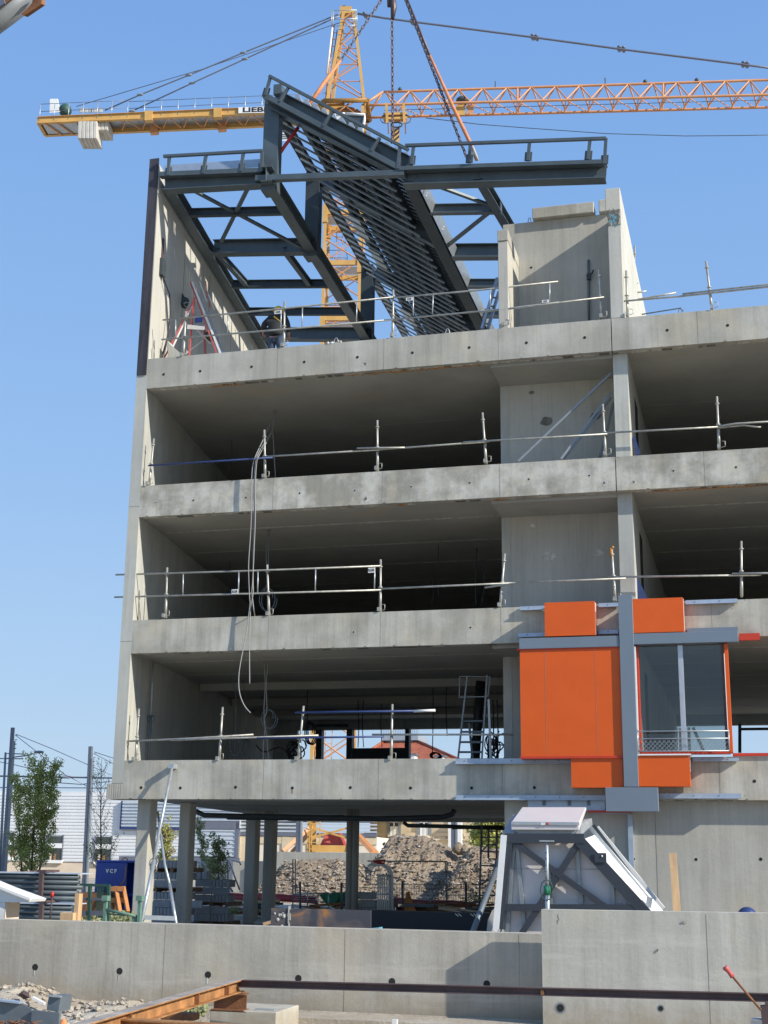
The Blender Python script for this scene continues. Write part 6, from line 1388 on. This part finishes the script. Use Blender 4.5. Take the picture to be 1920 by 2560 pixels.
def blockpx(name,lab,cat,x0,x1,y0,y1,Y,d,mat,bev=.01):
    a,c=P(x0,y1,Y),P(x1,y1,Y); zc=P((x0+x1)/2,y0,Y).z; b=MB(); b.box(a.x,c.x,Y,Y+d,a.z,zc,mat); return tag(b.build(name,bevel=bev),lab,cat)
t=thing('packing_section','short upright rusty I section propping the end of the long beam','steel support',P(568,2530,17)); a,c=P(527,2527,17.0),P(609,2527,17.0); zc=P(568,2484,17.).z; zl=P(568,2527,17.).z
b=MB(); b.ibeam((a.x,17.1,zl),(c.x,17.1,zl),.2,zc-zl,'rust',t=.014); b.box(a.x-.02,c.x+.03,17.0,17.2,zl-.012,zl-.001,'rust_light'); b.build('section',t)
b=MB(); b.box(a.x+.28,a.x+.40,17.05,17.15,zc+.001,zc+.03,'rust'); b.build('shim',t)
blockpx('rusty_support','small dark rusty beam end under the long beam at the bottom','steel support',400,484,2533,2549,16.6,.2,'rust')
blockpx('concrete_block','pale concrete footing block under the propping section at the bottom','concrete block',523,690,2527,2575,17.0,.9,'retaining_pale')
b=MB(); a,c=P(655,2524,17.25),P(688,2524,17.25); b.bar(P(640,2523,17.2),P(689,2526,17.2),.12,.02,'galv'); tag(b.build('metal_strip'),'thin metal strip lying on the pale concrete footing','metal strip')
g_=MB(); rr3=random.Random(77); leaf_cloud(g_,P(485,2520,17.6),(.22,.2,.12),220,.03,'weed',rr3); tag(g_.build('weeds'),'grass tuft behind the long rusty beam','weeds',kind='stuff')
# grey steel pieces bottom left
t=thing('grey_steel_section','grey painted steel beam end with upright plates at the bottom left corner','steel beam',P(60,2560,15.4))
b=MB(); b.prism([P(*zf(*c),15.4) for c in ((-80,185),(0,195),(120,205),(185,245),(185,330),(170,400),(-80,400))],(0,.02,0),'steel_part'); b.build('web',t)
b=MB(); b.prism([P(*zf(*c),15.35) for c in ((188,250),(350,268),(345,400),(180,400))],(0,.05,0),'steel_part'); b.build('end_plate',t)
b=MB(); b.prism([P(*zf(*c),15.5) for c in ((290,165),(360,172),(345,262),(275,248))],(0,.3,0),'steel_part'); b.bar(P(*zf(288,163),15.48),P(*zf(362,170),15.48),.05,.02,'galv'); b.build('upright_plate',t)
b=MB(); b.bar(P(*zf(-80,180),15.38),P(*zf(125,205),15.38),.1,.02,'galv_pale'); b.build('top_flange',t)
b=MB(); rr=random.Random(9)
for i in range(46): p=P(*zf(rr.uniform(-20,190),rr.uniform(318,345)),15.0); b.tube([p,p+Vector((rr.uniform(-.12,.12),rr.uniform(-.1,.1),rr.uniform(-.05,.05)))],.006,'rust',4)
tag(b.build('rusty_wire_scraps'),'rusty wire scraps over the grey steel at bottom left','scrap',kind='stuff')
b=MB(); p=P(*zf(375,345),15.2); b.tube([p-Vector((0,0,.06)),p+Vector((0,0,.05))],[.05,.04],'sling_orange',10); b.sphere(p+Vector((0,0,.05)),.035,'sling_orange',8,5); tag(b.build('rebar_cap'),'small orange plastic cap beside the grey steel at bottom left','cap')
# rubble and gravel at the foot of the wall
def heap(lab,prof,Y,depth,n,seed):
    rg=random.Random(seed); b=MB(); pr=[P(x,y,Y) for x,y in prof]; nx,ny=40,16; x0,x1=pr[0].x,pr[-1].x; vs=[]
    def hz(x):
        for a,c in zip(pr,pr[1:]):
            if a.x<=x<=c.x: return a.z+(c.z-a.z)*(x-a.x)/max(1e-6,c.x-a.x)
        return -.6
    for j in range(ny):
        v=j/(ny-1); yy=Y-depth+depth*1.0*v*1.35; 
        for i in range(nx):
            x=x0+(x1-x0)*i/(nx-1); w=min(1,v*1.6); h=-.6+(hz(x)+.6)*w; vs.append((x,yy,h+noise.noise(Vector((x*4,yy*4,seed)))*.05+noise.noise(Vector((x*14,yy*14,seed)))*.02))
    b.add(vs,[(j*nx+i,j*nx+i+1,(j+1)*nx+i+1,(j+1)*nx+i) for j in range(ny-1) for i in range(nx-1)],'soil')
    for _ in range(n):
        v=vs[rg.randrange(len(vs))]; s=rg.choice([.007,.01,.014,.02,.045])*rg.uniform(.7,1.2); c=Vector(v)+Vector((rg.uniform(-.04,.04),rg.uniform(-.04,.04),s*.4))
        stone(b,c,s*1.2,'rock' if rg.random()<.4 else 'soil',rg)
    tag(b.build('gravel_heap'),lab,'gravel',kind='stuff')
heap('brownish gravel and broken stones heaped at the foot of the wall at left',[(-120,2475),(0,2478),(40,2470),(62,2466),(90,2482),(120,2490),(150,2503),(200,2515),(260,2512),(320,2508),(338,2520),(420,2560),(560,2580)],18.3,2.6,2600,2)
b=MB(); p=PZ(45,2480,.0); stone(b,P(60,2488,17.6),.08,'rust_plum',random.Random(5)); tag(b.build('stone'),'reddish stone in the gravel heap at left','stone')
b=MB(); b.bar(P(82,2494,17.5),P(112,2510,17.5),.05,.03,'crane_white'); tag(b.build('timber_offcut'),'pale stick lying in the gravel heap at left','timber')
b=MB(); a,c=P(684,2543,18.15),P(1352,2560,18.15); b.box(a.x,c.x,17.9,18.6,-.7,P(800,2541,18.15).z,'rust_plum' if False else 'soil'); tag(b.build('footing_ledge'),'earthy footing ledge along the foot of the left retaining wall','footing')
b=MB(); a,c=P(980,2552,17.7),P(992,2552,17.7); b.box(a.x,c.x,17.7,17.76,P(985,2570,17.7).z,P(985,2549,17.7).z,'sign_white'); tag(b.build('white_stub'),'tiny white plastic cap at the bottom edge before the left wall','cap')
# red handled iron bar and rusty base at bottom right
zr_=lambda x,y:(1780+x*.08439,2380+y*.08439)
t=thing('iron_bar','iron bar with a red grip leaning at the lower right','tool',P(1905,2535,16.0))
b=MB(); b.tube([P(*zr_(600,720),15.9),P(*zr_(1450,1720),16.0)],.013,'rust',8); b.build('shaft',t)
b=MB(); b.tube([P(*zr_(375,430),15.85),P(*zr_(410,480),15.85),P(*zr_(480,560),15.86),P(*zr_(540,640),15.87),P(*zr_(610,725),15.88)],[.028,.034,.024,.024,.03],'ladder_red',10); b.build('grip',t)
t=thing('steel_lug_stack','stacked rusty steel lugs at the lower right corner','steel base',P(1915,2560,16.2))
b=MB(); b.prism([P(*zr_(*c),16.1) for c in ((1430,1600),(1590,1590),(1560,1510),(1900,1500),(1900,2400),(1480,2400),(1480,2100))],(0,.12,0),'rust_plum'); b.build('lug',t)
b=MB(); b.prism([P(*zr_(*c),16.0) for c in ((1150,2010),(1480,2060),(1480,2400),(1160,2400))],(0,.12,0),'lamp_grey'); b.prism([P(*zr_(*c),16.12) for c in ((1170,2010),(1280,1990),(1480,2000),(1480,2070),(1250,2060))],(0,.2,0),'module_board'); b.build('packing',t)
# =============== top floor: ladders and worker ===============
zl_=lambda x,y:(360+x*.2411,680+y*.2412)
def LP(x,y,Y=29.9): return P(*zl_(x,y),Y)
t=thing('red_white_ladder','tall red and white platform ladder standing by the left wall on the terrace','ladder',LP(480,880,30.2))
def lbar(par,nm,a,c,Ya,Yc,w,h,mat): b=MB(); b.bar(LP(*a,Ya),LP(*c,Yc),w*.68,h*.8,mat,up=(0,1,0)); return b.build(nm,par)
lbar(t,'front_stile',(482,110),(755,850),30.3,29.7,.05,.04,'ladder_red'); lbar(t,'front_stile',(500,105),(795,850),30.3,29.7,.07,.03,'crane_white')
lbar(t,'front_stile',(572,215),(830,840),30.9,30.6,.07,.04,'ladder_alu')
lbar(t,'rear_leg',(515,300),(205,900),30.0,29.6,.045,.04,'ladder_red'); lbar(t,'rear_leg',(528,290),(240,900),30.02,29.62,.05,.03,'crane_white')
lbar(t,'post',(520,265),(465,875),29.9,29.9,.06,.05,'ladder_red'); lbar(t,'post',(627,590),(632,860),30.5,30.5,.06,.05,'ladder_red')
lbar(t,'rail',(578,100),(650,300),30.6,30.6,.035,.03,'crane_white'); lbar(t,'rail',(640,95),(655,270),30.9,30.9,.03,.03,'ladder_red'); lbar(t,'rail',(665,225),(732,395),30.8,30.8,.035,.03,'crane_white'); lbar(t,'rail',(678,300),(684,370),30.8,30.8,.03,.03,'ladder_red'); lbar(t,'rail',(530,300),(665,305),30.4,30.6,.02,.02,'ladder_alu'); lbar(t,'rail',(530,400),(735,395),30.4,30.8,.02,.02,'ladder_alu')
b=MB(); b.hexa([LP(445,590,29.8),LP(620,600,29.8),LP(690,580,30.7),LP(560,560,30.7),LP(450,545,29.8),LP(625,565,29.8),LP(690,560,30.7),LP(560,535,30.7)],'module_board'); b.build('platform',t)
lbar(t,'strut',(510,560),(690,745),29.85,30.3,.05,.04,'ladder_alu'); lbar(t,'strut',(430,850),(615,705),29.9,30.4,.03,.03,'crane_white'); lbar(t,'strut',(440,560),(590,380),30.0,30.5,.03,.03,'ladder_alu')
b=MB(); u,v=LP(530,460,29.95),LP(600,515,29.95); b.box(u.x,v.x,29.95,29.98,v.z,u.z,'container_blue'); b.build('blue_tag',t)
b=MB(); u,v=LP(638,620,30.4),LP(690,690,30.4); b.box(u.x,v.x,30.4,30.6,v.z,u.z,'steel_dark'); b.build('tool_pouch',t)
for y0 in (430,520,600,680,760,830):
    x=482+(y0-110)*.37; b=MB(); b.bar(LP(x+30,y0,29.95),LP(x+85,y0-10,30.6),.03,.03,'ladder_alu'); b.build('rung',t)
b=MB(); b.sphere(LP(425,320,30.6),.14,'steel_dark',8,6,(.9,.6,1.2)); b.tube([LP(410,330,30.5),LP(435,315,30.5),LP(475,320,30.5),LP(450,370,30.5),LP(415,340,30.5)],.015,'galv',6); b.prism([LP(392,215,30.8),LP(420,260,30.8),LP(435,300,30.8),LP(385,310,30.8)],(0,.1,0),'steel_dark'); tag(b.build('work_lamp'),'dark work lamp on a bracket behind the red and white ladder','lamp')
b=MB(); b.prism([LP(245,710,29.3),LP(270,750,29.3),LP(390,850,29.3),LP(400,875,29.3),LP(250,890,29.3)],(0,.3,0),'pale_wall'); tag(b.build('cement_sack'),'crumpled pale sack at the foot of the red and white ladder','sack')
zt5=lambda x,y:(1020+x*.2411,640+y*.2412)
t=thing('aluminium_ladder','aluminium ladder leaning against the back of the penthouse pillar','ladder',P(1215,825,30))
for (a,c,Y) in (((925,235),(765,760),30.0),((940,380),(830,750),30.2)):
    b=MB(); b.bar(P(*zt5(*a),Y),P(*zt5(*c),Y-.6),.06,.09,'ladder_alu',up=(0,1,0)); b.build('stile',t)
for y in (330,430,520,610,700):
    b=MB(); x=925-(y-235)*.305; b.bar(P(*zt5(x,y),29.7),P(*zt5(x+60,y+5),29.9),.03,.04,'ladder_alu'); b.build('rung',t)
# worker
zw=13.42; wx,wy=-10.86,29.85
wk=thing('person','worker in yellow helmet, black jacket and jeans at the terrace guardrail, seen from behind','person',(wx,wy,zw))
def skin(name,verts,edges,rad,mat,parent,sub=2,root=0):
    me=bpy.data.meshes.new(name); o0=worldloc(parent); me.from_pydata([Vector(v)+Vector((wx,wy,zw))-o0 for v in verts],edges,[]); me.materials.append(MATS[mat]); ob=bpy.data.objects.new(name,me); COL.objects.link(ob); ob.parent=parent
    bpy.context.view_layer.objects.active=ob; sm=ob.modifiers.new('skin','SKIN'); 
    if not me.skin_vertices: 
        bm=bmesh.new(); bm.from_mesh(me); bm.verts.layers.skin.verify(); bm.to_mesh(me); bm.free()
    for i,r in enumerate(rad):
        sv=me.skin_vertices[0].data[i]; sv.radius=(r,r) if not isinstance(r,tuple) else r; sv.use_root=(i==root)
    sm.use_smooth_shade=True; s2_=ob.modifiers.new('sub','SUBSURF'); s2_.levels=sub; s2_.render_levels=sub; return ob
import bmesh
bv=[(0,-.02,.95),(0,.02,1.12),(0,.06,1.30),(.0,.09,1.44),(.0,.12,1.50),(.0,.15,1.60), # pelvis..head
 (-.17,.09,1.41),(-.33,.02,1.24),(-.41,.16,1.12),(-.44,.25,1.10), (.17,.09,1.41),(.29,.03,1.18),(.27,.22,1.03),(.23,.30,1.0),
 (-.10,0,.86),(-.12,.05,.48),(-.13,.0,.09),(-.14,.13,.04),(.10,0,.86),(.12,.07,.48),(.13,.02,.09),(.14,.15,.04)]
be=[(0,1),(1,2),(2,3),(3,4),(4,5),(3,6),(6,7),(7,8),(8,9),(3,10),(10,11),(11,12),(12,13),(0,14),(14,15),(15,16),(16,17),(0,18),(18,19),(19,20),(20,21)]
br=[(.10,.09),(.10,.09),(.11,.09),(.09,.08),.058,.095,.06,.045,.04,.033,.06,.045,.04,.033,.085,.06,.045,.035,.085,.06,.045,.035]
skin('body',bv,be,br,'skin',wk)
jv=[(0,-.03,.84),(0,-.01,1.0),(0,.02,1.15),(0,.06,1.32),(0,.10,1.45),bv[6],bv[7],(-.39,.13,1.15),bv[10],bv[11],(.275,.19,1.05)]
skin('jacket',jv,[(0,1),(1,2),(2,3),(3,4),(4,5),(5,6),(6,7),(4,8),(8,9),(9,10)],[(.20,.17),(.20,.165),(.205,.16),(.225,.16),(.15,.12),.11,.085,.065,.11,.085,.065],'jacket',wk)
skin('jeans',[(0,-.01,.93),(-.10,0,.80),(-.12,.05,.48),(-.13,.0,.12),(.10,0,.80),(.12,.07,.48),(.13,.02,.12)],[(0,1),(1,2),(2,3),(0,4),(4,5),(5,6)],[(.175,.15),.12,.09,.075,.12,.09,.075],'jeans',wk)
b=MB(); hc=Vector((wx,wy+.15,zw+1.63)); 
vs=[];n_=16
for i in range(6):
    a_=i/5*math.pi/2; 
    for k in range(n_): t_=2*math.pi*k/n_; vs.append(hc+Vector((.128*math.cos(a_)*math.cos(t_)+0*i,.15*math.cos(a_)*math.sin(t_),.135*math.sin(a_)+.0)))
b.add(vs,[(i*n_+k,i*n_+(k+1)%n_,(i+1)*n_+(k+1)%n_,(i+1)*n_+k) for i in range(5) for k in range(n_)],'helmet',True)
b.tube([hc+Vector((.135*math.cos(t*.3927),.16*math.sin(t*.3927),-.004)) for t in range(17)],.012,'helmet',6); b.build('helmet',wk)
b=MB(); 
for sx in(-1,1): b.sphere(hc+Vector((sx*.098,.0,-.05)),.026,'skin',8,6,(.5,1,1.3)); b.sphere(hc+Vector((sx*.035,.10,-.06)),.014,'sign_white',8,6)
b.sphere(hc+Vector((0,.125,-.09)),.02,'skin',8,6); b.bar(hc+Vector((-.03,.11,-.13)),hc+Vector((.03,.11,-.13)),.012,.01,'ladder_red'); b.build('face',wk)
for sx,hx in ((-1,Vector((wx-.45,wy+.27,zw+1.09))),(1,Vector((wx+.22,wy+.32,zw+.99)))):
    b=MB(); b.sphere(hx+Vector((sx*.0,.04,0)),.04,'skin',10,7,(.9,1.1,.55))
    for i in range(4): L_=(.07,.08,.075,.06)[i]; s=hx+Vector(((i-1.5)*.019,.075,0)); b.tube([s,s+Vector((0,L_*.55,-.008)),s+Vector((0,L_*.8,-.035))],[.010,.009,.007],'skin',6)
    s=hx+Vector((-sx*.035,.03,0)); b.tube([s,s+Vector((-sx*.025,.03,-.01)),s+Vector((-sx*.02,.06,-.02))],[.012,.010,.008],'skin',6); b.build('hand',wk)
b=MB()
for i in range(9):
    a=Vector((wx-.02+i*.022,wy-.115+i*.004,zw+1.36-i*.018)); b.bar(a,a+Vector((.006,0,.035 if i%2 else .028)),.012,.006,'helmet',up=(0,1,0))
b.build('jacket_print',wk)
for sx in(-1,1):
    b=MB(); b.sphere((wx+sx*.135,wy+.06,zw+.05),.06,'steel_dark',10,6,(.9,2.1,.9)); b.build('boot',wk)
proto=None
for o in COL.objects: o.select_set(False)
